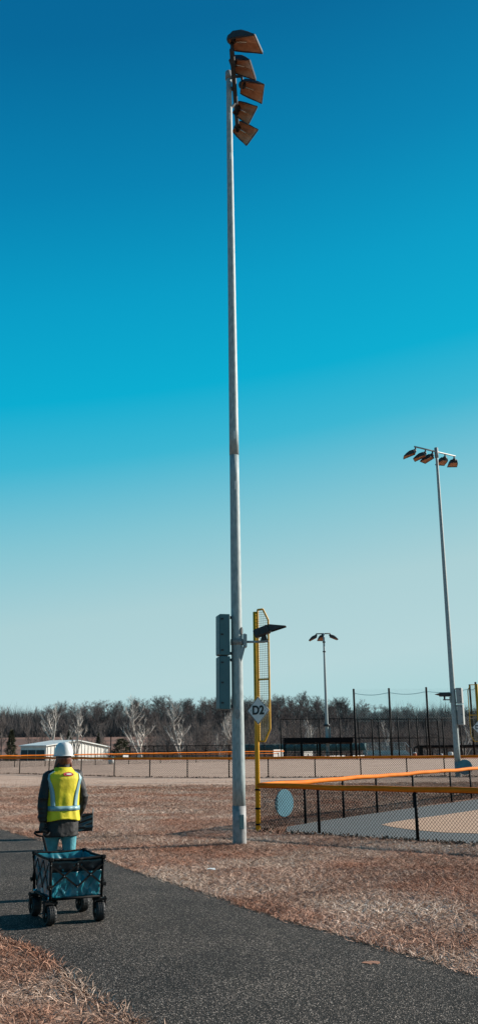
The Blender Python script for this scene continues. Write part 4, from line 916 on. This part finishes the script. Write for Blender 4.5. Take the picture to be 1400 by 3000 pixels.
# posts, rims and floor frame
zf = PZ+2*.092+.05
crn = [(-hw,-hl),(hw,-hl),(hw,hl),(-hw,hl)]
for x, y in crn:
    MB().tube([wp(x*.96,y*.97,zf-.01), wp(x,y,RIM)], .0135, 8).build('corner_post', Mt['black'], wg, True)
    MB().bbox(wp(x,y,RIM), (.045,.045,.04), .008, mw.to_3x3() @ Vector((1,0,0)), mw.to_3x3() @ Vector((0,1,0))).build('corner_cap', Mt['black'], wg)
    MB().bbox(wp(x*1.02,y*1.01,.36), (.05,.05,.035), .006, mw.to_3x3() @ Vector((1,0,0)), mw.to_3x3() @ Vector((0,1,0))).build('slider', Mt['black'], wg)
for a, q in zip(crn, crn[1:]+crn[:1]):
    MB().tube([wp(a[0]*.96,a[1]*.97,zf), wp(q[0]*.96,q[1]*.97,zf)], .012, 8).build('floor_rail', Mt['black'], wg, True)
for a, q in ((crn[0],crn[2]),(crn[1],crn[3])): MB().tube([wp(a[0]*.9,a[1]*.9,zf-.012), wp(q[0]*.9,q[1]*.9,zf-.012)], .012, 6).build('cross_brace', Mt['black'], wg, True)
# fabric tub: wrinkled panels
def tub():
    rg = np.random.RandomState(3); n_h = 26; per = []
    for (a, q) in zip(crn, crn[1:]+crn[:1]):
        m = 34
        for k in range(m): t = k/m; per.append((a[0]+(q[0]-a[0])*t, a[1]+(q[1]-a[1])*t, t))
    rings_ = []
    folds = [(rg.rand()*len(per), rg.rand()*.7, rg.uniform(.5,3.5), rg.uniform(-2.4,2.4), rg.uniform(.006,.026)*rg.choice((-1,1))) for _ in range(120)]
    for j in range(n_h+1):
        v = j/n_h; z = BOT+.055+(RIM-.055-BOT)*v; sc_ = .90+.075*v; r = []
        for i, (x, y, t) in enumerate(per):
            sag = .015*math.sin(math.pi*t)*math.sin(math.pi*min(1, v*1.0)); d = 0
            for (fi, fv, fl, sk, amp) in folds:
                u_ = (i-fi-sk*(v-fv)*9+len(per)/2) % len(per)-len(per)/2
                d += amp*math.exp(-(u_/.95)**2)*math.exp(-((v-fv)*4/fl*1.6)**2)
            k = sc_+(d-sag)*2.6
            top = -.016*math.sin(math.pi*t)*v**6
            r.append(Vector((x*k, y*k, z+top)))
        rings_.append(r)
    return rings_
rg_ = tub(); nP = len(rg_[0])
lowr = [[wp(*p) for p in r] for r in rg_[:18]]; upr = [[wp(*p) for p in r] for r in rg_[17:]]
ctr_ = [wp(p.x*.97, p.y*.97, BOT+.045) for p in rg_[0]]
mb = MB(); mb.rings(lowr, cap=False); mb.rings([ctr_, lowr[0]], cap=False); mb.add(ctr_, [tuple(range(nP))[::-1]])
tb = mb.build('basket', Mt['fabric'], wg, True); md = tb.modifiers.new('thick','SOLIDIFY'); md.thickness = .004
mb = MB(); mb.rings(upr, cap=False); ub = mb.build('basket_band', Mt['fabric_band'] if 'fabric_band' in Mt else Mt['fabric'], wg, True); ub.modifiers.new('thick','SOLIDIFY').thickness = .004
# black strip over the upper part of the rear panel
mb = MB(); st = []
for j in (17, 20, 23, 26): st.append([wp(p.x*1.012, p.y*1.012, p.z) for p in rg_[j]])
for side in range(4):
    if side in (0,):
        mb.rings([s[side*34:side*34+35] if side < 3 else s[side*34:]+s[:1] for s in st], cap=False, closed=False)
pk = mb.build('upper_strip', Mt['fabric_dark'], wg, True); pk.modifiers.new('thick','SOLIDIFY').thickness = .002
mb = MB(); mb.tube([wp(p.x*1.0/.975, p.y*1.0/.975, RIM+.002+.6*(p.z-RIM)) for p in rg_[-1]]+[wp(rg_[-1][0].x/.975, rg_[-1][0].y/.975, RIM)], .013, 8); mb.build('rim_binding', Mt['black'], wg, True)
# scissor bars
def scissor(a, q, n, z0, z1, off):
    a = Vector((a[0],a[1],0)); q = Vector((q[0],q[1],0)); nrm = Vector(((q-a).y, -(q-a).x, 0)).normalized()*off
    bars = []
    zm = (z0+z1)/2
    for k in range(n):
        s0, s1 = k/n, (k+1)/n; p0 = a.lerp(q, s0)+nrm; p1 = a.lerp(q, s1)+nrm
        bars += [((p0, z1 if True else z0), (p1, z0)), ((p0, z0), (p1, z1))]
    for i, ((p, za), (r, zb_)) in enumerate(bars):
        o2 = nrm*(.35 if i % 2 else 0); P, Q = p+o2, r+o2
        A_, B_ = wp(P.x,P.y,za), wp(Q.x,Q.y,zb_); d = (B_-A_).normalized(); nn = (mw.to_3x3() @ nrm).normalized()
        MB().box((A_+B_)/2, ((B_-A_).length+.015,.005,.018), d, nn, d.cross(nn)).build('scissor_bar', Mt['black'], wg)
        for e in (A_, B_, (A_+B_)/2): MB().tube([e-nn*.004, e+nn*.009], .006, 6).build('rivet', Mt['chrome'], wg)
scissor(crn[0], crn[1], 2, .35, .56, .016); scissor(crn[3], crn[0], 3, .34, .575, .016); scissor(crn[1], crn[2], 3, .34, .575, .016); scissor(crn[2], crn[3], 2, .35, .56, .016)
# small flower-like print on the side panel
pr_ = MB(); c = wp(-hw*.965, -.02, .30); nx_ = (mw.to_3x3() @ Vector((-1,0,0))); tx = (mw.to_3x3() @ Vector((0,-1,0)))
for k in range(6):
    a = k*math.pi/3; d = tx*math.cos(a)+Vector((0,0,1))*math.sin(a); s2 = tx*-math.sin(a)+Vector((0,0,1))*math.cos(a)
    pr_.prism([c+d*.006, c+d*.018+s2*.006, c+d*.03, c+d*.018-s2*.006], nx_*.012)
pr_.build('printed_emblem', Mt['sign'], wg)

# ------------------------------------------------------------------ worker
PC = Vector((-2.08, 10.95, .012)); PH = math.radians(24)
pe = thing('person', 'worker seen from behind in white hard hat and yellow safety vest, pulling the teal wagon', 'person', PC, PH)
mp_ = world_m(pe)
class PB(MB):
    def build(s, *a, **k):
        s.v = [tuple(mp_ @ Vector(v)) for v in s.v]; return MB.build(s, *a, **k)
def remesh(ob, vox, smooth=3, sub=False):
    m = ob.modifiers.new('weld', 'REMESH'); m.mode = 'VOXEL'; m.voxel_size = vox; m.use_smooth_shade = True
    q = ob.modifiers.new('relax', 'SMOOTH'); q.factor = .5; q.iterations = smooth; return ob
Mt['skin'] = mat('skin', (.52,.32,.24), .55); Mt['hair'] = mat('auburn_hair', (.16,.055,.032), .45, 0, (.07,.025,.016), 60, stretch=(1,1,.08), bump=.5, bscale=180)
Mt['jacket'] = mat('charcoal_softshell', (.0075,.0070,.0070), .7, 0, (.004,.0038,.0038), 7, bump=.35, bscale=14, bdist=.03)
Mt['vest'] = mat('fluorescent_yellow_vest', (.64,.53,.008), .7, 0, (.50,.40,.006), 5, bump=.35, bscale=7, bdist=.04)
Mt['silver'] = mat('grey_reflective_tape', (.20,.34,.37), .4, .1, (.16,.28,.31), 12)
Mt['jeans'] = mat('teal_jeans', (.055,.24,.28), .75, 0, (.035,.17,.21), 9, bump=.3, bscale=25, bdist=.02)
Mt['glove'] = mat('black_glove', (.008,.009,.010), .5, 0, (.005,.0055,.006), 30)
Mt['hat'] = mat('white_hard_hat_shell', (.52,.53,.52), .28, 0, (.49,.50,.49), 3, spec=.5)
Mt['boot'] = mat('brown_boot', (.07,.045,.03), .6)
# pose
hipL, hipR = Vector((-.085,0,.84)), Vector((.085,0,.84))
kneL, kneR = Vector((-.105,.06,.46)), Vector((.10,-.02,.46)); ankL, ankR = Vector((-.115,.0,.09)), Vector((.11,-.10,.10))
shL, shR = Vector((-.165,0,1.335)), Vector((.165,0,1.335)); elL, elR = Vector((-.235,-.05,1.07)), Vector((.245,-.015,1.075)); wrL, wrR = Vector((-.232,-.07,.835)), Vector((.225,.10,.885))
hdc = Vector((.0,.03,1.545))
def legs(mb, g):
    for h_, k_, a_ in ((hipL,kneL,ankL),(hipR,kneR,ankR)):
        mb.tube([h_+Vector((0,0,.05)), h_, h_.lerp(k_,.5), k_, k_.lerp(a_,.35), a_], [.092+g,.092+g,.078+g,.058+g,.060+g,.042+g], 14)
def arms(mb, g):
    for s_, e_, w__ in ((shL,elL,wrL),(shR,elR,wrR)):
        mb.ball(s_+Vector((0,0,-.015)), .060+g, 14, 10); mb.tube([Vector((s_.x*.55,0,s_.z+.005)), s_+Vector((0,0,-.012)), s_.lerp(e_,.3), s_.lerp(e_,.7), e_, e_.lerp(w__,.4), w__], [.055+g,.058+g,.053+g,.046+g,.042+g,.042+g,.029+g], 12)
def foot(mb, a_, g):
    mb.tube([a_+Vector((0,-.05,-.03)), a_+Vector((0,.02,-.035)), a_+Vector((.0,.10,-.052)), a_+Vector((0,.17,-.058))], [.04+g,.046+g,.040+g,.026+g], 10)
def hand(mb, w__, d, curl, side, g=0.0):
    """palm and five separate fingers; d = hand direction, curl = where the fingers bend to, side = thumb side"""
    d = d.normalized(); curl = (curl-d*curl.dot(d)).normalized(); sd = d.cross(curl).normalized()*side
    mb.tube([w__-d*.02, w__+d*.02, w__+d*.05, w__+d*.085], [.026+g,.030+g,.034+g,.030+g], 10)
    for k, (o_, ln) in enumerate(((.033,.068),(.011,.078),(-.011,.072),(-.032,.058))):
        p = w__+d*.082+sd*o_; q = p+(d*.75+curl*.55).normalized()*ln*.42; r = q+(d*-.05+curl).normalized()*ln*.36; s_ = r+(curl*.35-d*.9).normalized()*ln*.3
        mb.tube([p-d*.02, p, q, r, s_], [.010+g,.0105+g,.0095+g,.0088+g,.0075+g], 8)
    p = w__+d*.03+sd*.03; q = p+(sd*.75+d*.55+curl*.3).normalized()*.036; r = q+(d*.55+curl*.85-sd*.25).normalized()*.034; mb.tube([p-sd*.015, p, q, r], [.012+g,.0125+g,.011+g,.009+g], 8)
# body: one continuous skin
mb = PB(); mb.oval([(0,0,.78,.13,.09),(0,0,.86,.155,.105),(0,0,1.0,.135,.092),(0,0,1.15,.15,.10),(0,0,1.28,.165,.10),(0,0,1.36,.12,.075),(0,.005,1.40,.055,.055),(0,.015,1.46,.05,.053),(0,.02,1.5,.05,.055)], 18)
mb.ball(hdc, (.072,.092,.108), 18, 14); mb.ball(hdc+Vector((0,.035,-.065)), (.052,.055,.05), 12, 8)          # skull, jaw
mb.tube([hdc+Vector((0,.085,.02)), hdc+Vector((0,.110,-.015)), hdc+Vector((0,.098,-.028))], [.010,.014,.011], 8)   # nose
for s in (-1,1):
    mb.ball(hdc+Vector((s*.075,-.005,-.01)), (.010,.020,.032), 8, 6); mb.ball(hdc+Vector((s*.03,.083,.012)), (.014,.010,.009), 8, 6)
mb.tube([hdc+Vector((-.022,.083,-.058)), hdc+Vector((0,.092,-.057)), hdc+Vector((.022,.083,-.058))], .007, 6)
legs(mb, -.008); arms(mb, -.012); hand(mb, wrL, Vector((-.02,-.10,-1)), Vector((.35,-.9,-.1)), -1, -.003); hand(mb, wrR, Vector((.1,.25,-1)), Vector((-.5,.4,0)), 1, -.003); foot(mb, ankL, -.006); foot(mb, ankR, -.006)
remesh(mb.build('body', Mt['skin'], pe, True), .0075, 2)
for s in (-1,1): q = PB(); q.ball(hdc+Vector((s*.03,.091,.012)), .008, 8, 6); q.build('eye', Mt['ink'], pe, True)
# trousers and boots
mb = PB(); legs(mb, .012); mb.oval([(0,0,.76,.165,.115),(0,0,.86,.178,.125),(0,0,.96,.165,.115)], 18); remesh(mb.build('trousers', Mt['jeans'], pe, True), .011, 3)
for nm, a_ in (('boot',ankL),('boot',ankR)):
    mb = PB(); foot(mb, a_, .012); mb.tube([a_+Vector((0,-.01,-.04)), a_+Vector((0,-.005,.07))], [.055,.05], 12); remesh(mb.build(nm, Mt['boot'], pe, True), .009, 2)
# jacket: torso, sleeves, collar in one shell
mb = PB()
def T_secs(g):
    return [(0,-.005,.665,.202+g,.148+g),(0,-.003,.75,.198+g,.146+g),(0,0,.86,.188+g,.138+g),(0,0,.98,.172+g,.124+g),(0,0,1.10,.176+g,.124+g),(0,0,1.22,.188+g,.126+g),(0,0,1.30,.188+g,.118+g),(0,.0,1.355,.150+g,.098+g),(0,.005,1.395,.095+g,.082+g)]
mb.oval(T_secs(0), 26, 2.3); mb.oval([(0,.005,1.36,.088,.082),(0,.008,1.42,.082,.084),(0,.010,1.478,.078,.084)], 18)
arms(mb, .016)
rgj = random.Random(4)
for e_, w__ in ((elL,wrL),(elR,wrR)):                      # bunched sleeve folds
    for t in (.35,.55,.78,.95):
        c_ = e_.lerp(w__, t); mb.ball(c_+Vector((rgj.uniform(-.01,.01), rgj.uniform(-.01,.01), 0)), (.062-.010*t,.062-.010*t,.024), 12, 6)
    mb.ball(e_+Vector((0,-.01,.02)), (.062,.062,.035), 12, 6)
jk = remesh(mb.build('jacket', Mt['jacket'], pe, True), .010, 2)
tx_ = bpy.data.textures.new('folds', 'CLOUDS'); tx_.noise_scale = .11
dm = jk.modifiers.new('folds', 'DISPLACE'); dm.texture = tx_; dm.strength = .022; dm.mid_level = .5; dm.texture_coords = 'GLOBAL'
for pts in ([shL+Vector((-.05,-.045,-.06)), shL+Vector((-.03,-.06,-.10)), shL+Vector((.0,-.066,-.125))],):
    PB().tube(pts, .004, 6).build('piping', Mt['sign'], jk)
PB().ball(shL+Vector((-.066,-.035,-.13)), (.012,.02,.022), 10, 6).build('sleeve_badge', mat('pale_violet_badge', (.35,.33,.55), .6), jk, True)
# vest over the jacket, open sides where the arms come through
def vest():
    mb = PB(); secs = [(0,-.004,.845,.205,.158),(0,-.003,.93,.198,.150),(0,-.002,1.02,.193,.144),(0,0,1.12,.193,.143),(0,0,1.22,.204,.144),(0,0,1.30,.214,.138),(0,.0,1.352,.196,.122),(0,.003,1.39,.120,.104),(0,.008,1.425,.092,.092)]
    n = 72; rs = []; 
    dense = []
    for a, q in zip(secs, secs[1:]):
        for k in range(6): t = k/6; dense.append(tuple(a[i]+(q[i]-a[i])*t for i in range(5)))
    dense.append(secs[-1])
    for cx, cy, z, rx, ry in dense:
        r = []
        for k in range(n):
            t = 2*math.pi*k/n; c, s_ = math.cos(t), math.sin(t)
            f = 1+.020*math.sin(t*5+z*9)*math.sin(z*14+t)+.012*math.sin(t*9-z*11)+.016*math.sin(t*13+2*math.sin(z*7))*min(1,max(0,(1.33-z)*6))+.02*max(0, .95-z)*math.sin(t*7)
            x = rx*math.copysign(abs(c)**(2/2.3), c)*f; y = ry*math.copysign(abs(s_)**(2/2.3), s_)*f
            r.append(Vector((cx+x, cy+y, z+(.012*math.sin(t*3) if z < .86 else 0))))
        rs.append(r)
    mb.rings(rs, cap=False); return mb, rs, secs
mb, vrs, vsec = vest(); vs_ = mb.build('vest', Mt['vest'], pe, True, fixn=True); vs_.modifiers.new('thick','SOLIDIFY').thickness = -.003
def vpt(t, z, g=.006):                                       # a point just proud of the vest surface
    for a, q in zip(vsec, vsec[1:]):
        if a[2] <= z <= q[2]:
            u_ = (z-a[2])/(q[2]-a[2]); rx = a[3]+(q[3]-a[3])*u_; ry = a[4]+(q[4]-a[4])*u_; cy = a[1]+(q[1]-a[1])*u_
            c, s_ = math.cos(t), math.sin(t); f = 1+.020*math.sin(t*5+z*9)*math.sin(z*14+t)+.012*math.sin(t*9-z*11)+.016*math.sin(t*13+2*math.sin(z*7))*min(1,max(0,(1.33-z)*6))+.02*max(0, .95-z)*math.sin(t*7)
            return Vector(((rx*f+g)*math.copysign(abs(c)**(2/2.3), c), cy+(ry*f+g)*math.copysign(abs(s_)**(2/2.3), s_), z))
def tape(path, w, name='reflective_tape', m='silver', g=.009):
    a, c = [], []
    if len(path) < 40: path = [tuple(p[i]+(q[i]-p[i])*k/8 for i in range(4)) for p, q in zip(path, path[1:]) for k in range(8)]+[path[-1]]
    for i, (t, z, wt, wz) in enumerate(path): a.append(vpt(t-wt*w, z-wz*w, g)); c.append(vpt(t+wt*w, z+wz*w, g))
    mb = PB(); mb.rings([a, c], cap=False, closed=False); ob = mb.build(name, Mt[m], vs_, True); ob.modifiers.new('thick','SOLIDIFY').thickness = .002; return ob
tape([(2*math.pi*k/72, .975, 0, 1) for k in range(73)], .026)
for s in (-1,1):                                              # braces down the back
    tape([(-math.pi/2+s*t, z, 1, 0) for t, z in ((.66,1.0),(.70,1.08),(.76,1.16),(.88,1.24),(1.0,1.30),(1.08,1.345),(1.05,1.385))], .16)
# maker's patch below the collar: red shield with white script
c_ = vpt(-math.pi/2+.16, 1.352, .006)
def patch(w, h, m, g, name, z=1.352, dt=0.0):
    mb = PB(); pts = [vpt(-math.pi/2+.16+dt+w*math.cos(k*math.pi/10)*(1+.15*abs(math.sin(k*math.pi/5))), z+h*math.copysign(abs(math.sin(k*math.pi/10))**.7, math.sin(k*math.pi/10)), g) for k in range(20)]
    mb.add(pts, [tuple(range(20))]); ob = mb.build(name, m, vs_, fixn=False); ob.modifiers.new('thick','SOLIDIFY').thickness = .002
patch(.24, .021, mat('red_patch', (.42,.012,.03), .6), .009, 'maker_patch'); patch(.13, .008, Mt['sign'], .012, 'patch_script')
# hair: from under the hat down to the collar, two locks to the front
mb = PB(); mb.oval([(0,-.008,1.455,.064,.066),(0,-.014,1.485,.070,.080),(0,-.012,1.52,.080,.098),(0,-.004,1.57,.082,.100),(0,.0,1.62,.070,.090)], 22, 2.2)
for s in (-1,1): mb.tube([Vector((s*.070,.0,1.53)), Vector((s*.080,-.004,1.47)), Vector((s*.092,.01,1.42)), Vector((s*.105,.02,1.375))], [.022,.022,.020,.010], 10)
remesh(mb.build('hair', Mt['hair'], pe, True), .009, 2)
# hard hat: shell with ridge, brim to the front, suspension band
hh = thing('hard_hat', 'white hard hat worn by the worker in the yellow vest', 'hard hat', mp_ @ Vector((0,.01,1.565)), PH)
mb = PB(); rs = []; n = 40
for a in np.linspace(0, .97, 14):
    z = 1.562+.148*math.sin(a*math.pi/2); q = math.cos(a*math.pi/2)**.62; r = []
    for k in range(n):
        t = 2*math.pi*k/n; x = .112*q*math.cos(t); y = .01+.138*q*math.sin(t); r.append(Vector((x, y, z+.005*math.exp(-(x/.016)**2)*(a > .25))))
    rs.append(r)
mb.rings(rs); soft(mb.build('shell', Mt['hat'], hh), 60)
mb = PB(); rs = []
for dr, z in ((-.004,1.566),(.012,1.560),(.013,1.553),(-.004,1.557)):
    rs.append([Vector(((.112+dr)*math.cos(t), .01+(.138+dr+(.045*max(0, math.sin(t))**2 if dr > 0 else 0))*math.sin(t), z-(.012*max(0, math.sin(t))**2 if dr > 0 else 0))) for t in [2*math.pi*k/n for k in range(n)]])
mb.rings(rs+[rs[0]], cap=False); mb.build('brim', Mt['hat'], hh, True)
mb = PB(); mb.oval([(0,0,1.535,.090,.112),(0,0,1.552,.092,.114),(0,.005,1.575,.092,.114)], 24); mb.build('headband', Mt['glove'], hh, True)
PB().tube([Vector((.098,-.055,1.575)), Vector((.108,-.060,1.575))], .009, 8).build('slot_plug', Mt['cabinet'], hh)
# gloves
for w__, d, cu, sd in ((wrL, Vector((-.02,-.10,-1)), Vector((.35,-.9,-.1)), -1), (wrR, Vector((.1,.25,-1)), Vector((-.5,.4,0)), 1)):
    mb = PB(); hand(mb, w__, d, cu, sd, .0015); mb.tube([w__-d.normalized()*.05, w__+d.normalized()*.01], [.036,.033], 12); remesh(mb.build('glove', Mt['glove'], pe, True), .0042, 1)
# wagon pull handle: shaft from the wagon front to the D grip in the left hand
hp = mp_ @ (wrL+Vector((-.01,-.035,-.105))); root = wp(-.03, hl-.01, .26); dv = (root-hp).normalized()
lat = (mp_.to_3x3() @ Vector((1,0,0))); lat = (lat-dv*lat.dot(dv)).normalized()
hnd = MB(); neck_ = hp+dv*.085
hnd.tube([neck_, root], [.013,.015], 10); hs = hnd.build('pull_handle', Mt['black'], wg, True)
loop = [hp-lat*.075, hp-lat*.085+dv*.02, hp-lat*.06+dv*.06, neck_]; loop2 = [hp+lat*.075, hp+lat*.085+dv*.02, hp+lat*.06+dv*.06, neck_]
g_ = MB(); g_.tube([hp-lat*.075, hp+lat*.075], .014, 10); g_.tube(loop, .011, 8); g_.tube(loop2, .011, 8); g_.build('grip', Mt['black'], hs, True)
MB().tube([wp(-.07,hl-.01,.26), wp(.01,hl-.01,.26)], .018, 10).build('pivot', Mt['black'], wg, True)
# black plastic sack on a thin rod frame in the right hand
Mt['plastic'] = mat('black_glossy_plastic', (.008,.012,.015), .2, 0, (.010,.013,.016), 9, spec=.7)
sb = thing('plastic_sack', 'flat glossy black plastic sack on a rod frame in the right hand of the worker', 'sack', mp_ @ Vector((.25,.14,.70)), PH)
def sp(u_, v, w_=0): return Vector((.11+.30*u_, .17-.02*u_+w_, .69+.195*v))
nu, nv = 28, 18; fr, bk = [], []
for j in range(nv+1):
    ra, rb = [], []
    for i in range(nu+1):
        u_, v = i/nu, j/nv; rdg = .010*math.sin((v*1.0-u_*.55)*22+2*u_)*math.sin(math.pi*u_)*(.3+v)+.014*math.exp(-((v-.28+.05*u_)/.06)**2)
        ra.append(sp(u_, v, -.014-rdg)); rb.append(sp(u_, v, .014+rdg*.6))
    fr.append(ra); bk.append(rb)
mb = PB(); mb.rings(fr, cap=False, closed=False); mb.rings([r[::-1] for r in bk], cap=False, closed=False)
for j in range(nv): mb.add([fr[j][0],fr[j+1][0],bk[j+1][0],bk[j][0]], [(0,1,2,3)]); mb.add([fr[j][-1],fr[j+1][-1],bk[j+1][-1],bk[j][-1]], [(3,2,1,0)])
for i in range(nu): mb.add([fr[0][i],fr[0][i+1],bk[0][i+1],bk[0][i]], [(3,2,1,0)]); mb.add([fr[nv][i],fr[nv][i+1],bk[nv][i+1],bk[nv][i]], [(0,1,2,3)])
mb.build('sack', Mt['plastic'], sb, True)
q = PB(); q.tube([sp(1.0,-.02), sp(1.0,1.30)], .006, 6); q.build('rod', Mt['galv'], sb); q = PB(); q.tube([sp(0,1.0), sp(1.0,1.0)], .006, 6); q.build('rod', Mt['black'], sb)

# ------------------------------------------------------------------ small things on the ground
Mt['smear'] = mat('orange_clay_smear', (.30,.13,.07), .9, 0, (.14,.07,.045), 30)
def smear(label, px_, py_, w, h, seed, m='smear'):
    rg = random.Random(seed); c = G(px_, py_, .018); n = 18
    pts = [c+Vector((w*math.cos(2*math.pi*k/n)*rg.uniform(.7,1.1), h*math.sin(2*math.pi*k/n)*rg.uniform(.6,1.2), .001)) for k in range(n)]
    mb = MB(); mb.prism([(p.x,p.y,-.01) for p in pts], (0,0,.0235)); return tag(mb.build('clay_smear', Mt[m]), label, 'clay smear')
smear('flat orange clay smear on the asphalt path', 1084, 2817, .078, .05, 5); 
smear('faint brown clay spot on the asphalt near the grass edge', 1310, 2875, .05, .03, 2, 'clayd') if 'clayd' in Mt else None
c = G(618, 2558); rg = random.Random(9); pts = [(c.x+x+rg.uniform(-.01,.01), c.y+y, .045+rg.uniform(0,.02)) for y in (-.03,0,.03) for x in (-.05,-.015,.02,.055)]
mb = MB(); mb.add(pts, [(i+j*4, i+1+j*4, i+5+j*4, i+4+j*4) for j in range(2) for i in range(3)]); o = mb.build('paper_scrap', Mt['sign']); o.modifiers.new('thick','SOLIDIFY').thickness = .004
tag(o, 'small white scrap of paper lying in the dry grass', 'litter')
# bare red clay around the mast foot and along the path edge
for nm, x, y, rx, ry, sd in (('by_mast',.05,16.35,.5,.3,3),('by_path',-1.75,14.05,.16,.26,4)):
    rg = random.Random(sd); n = 26; pts = [(x+rx*math.cos(2*math.pi*k/n)*rg.uniform(.65,1.15), y+ry*math.sin(2*math.pi*k/n)*rg.uniform(.65,1.15), -.06) for k in range(n)]
    mb = MB(); mb.prism(pts, (0,0,.040)); struct(mb.build('bare_clay', Mt['clay']))
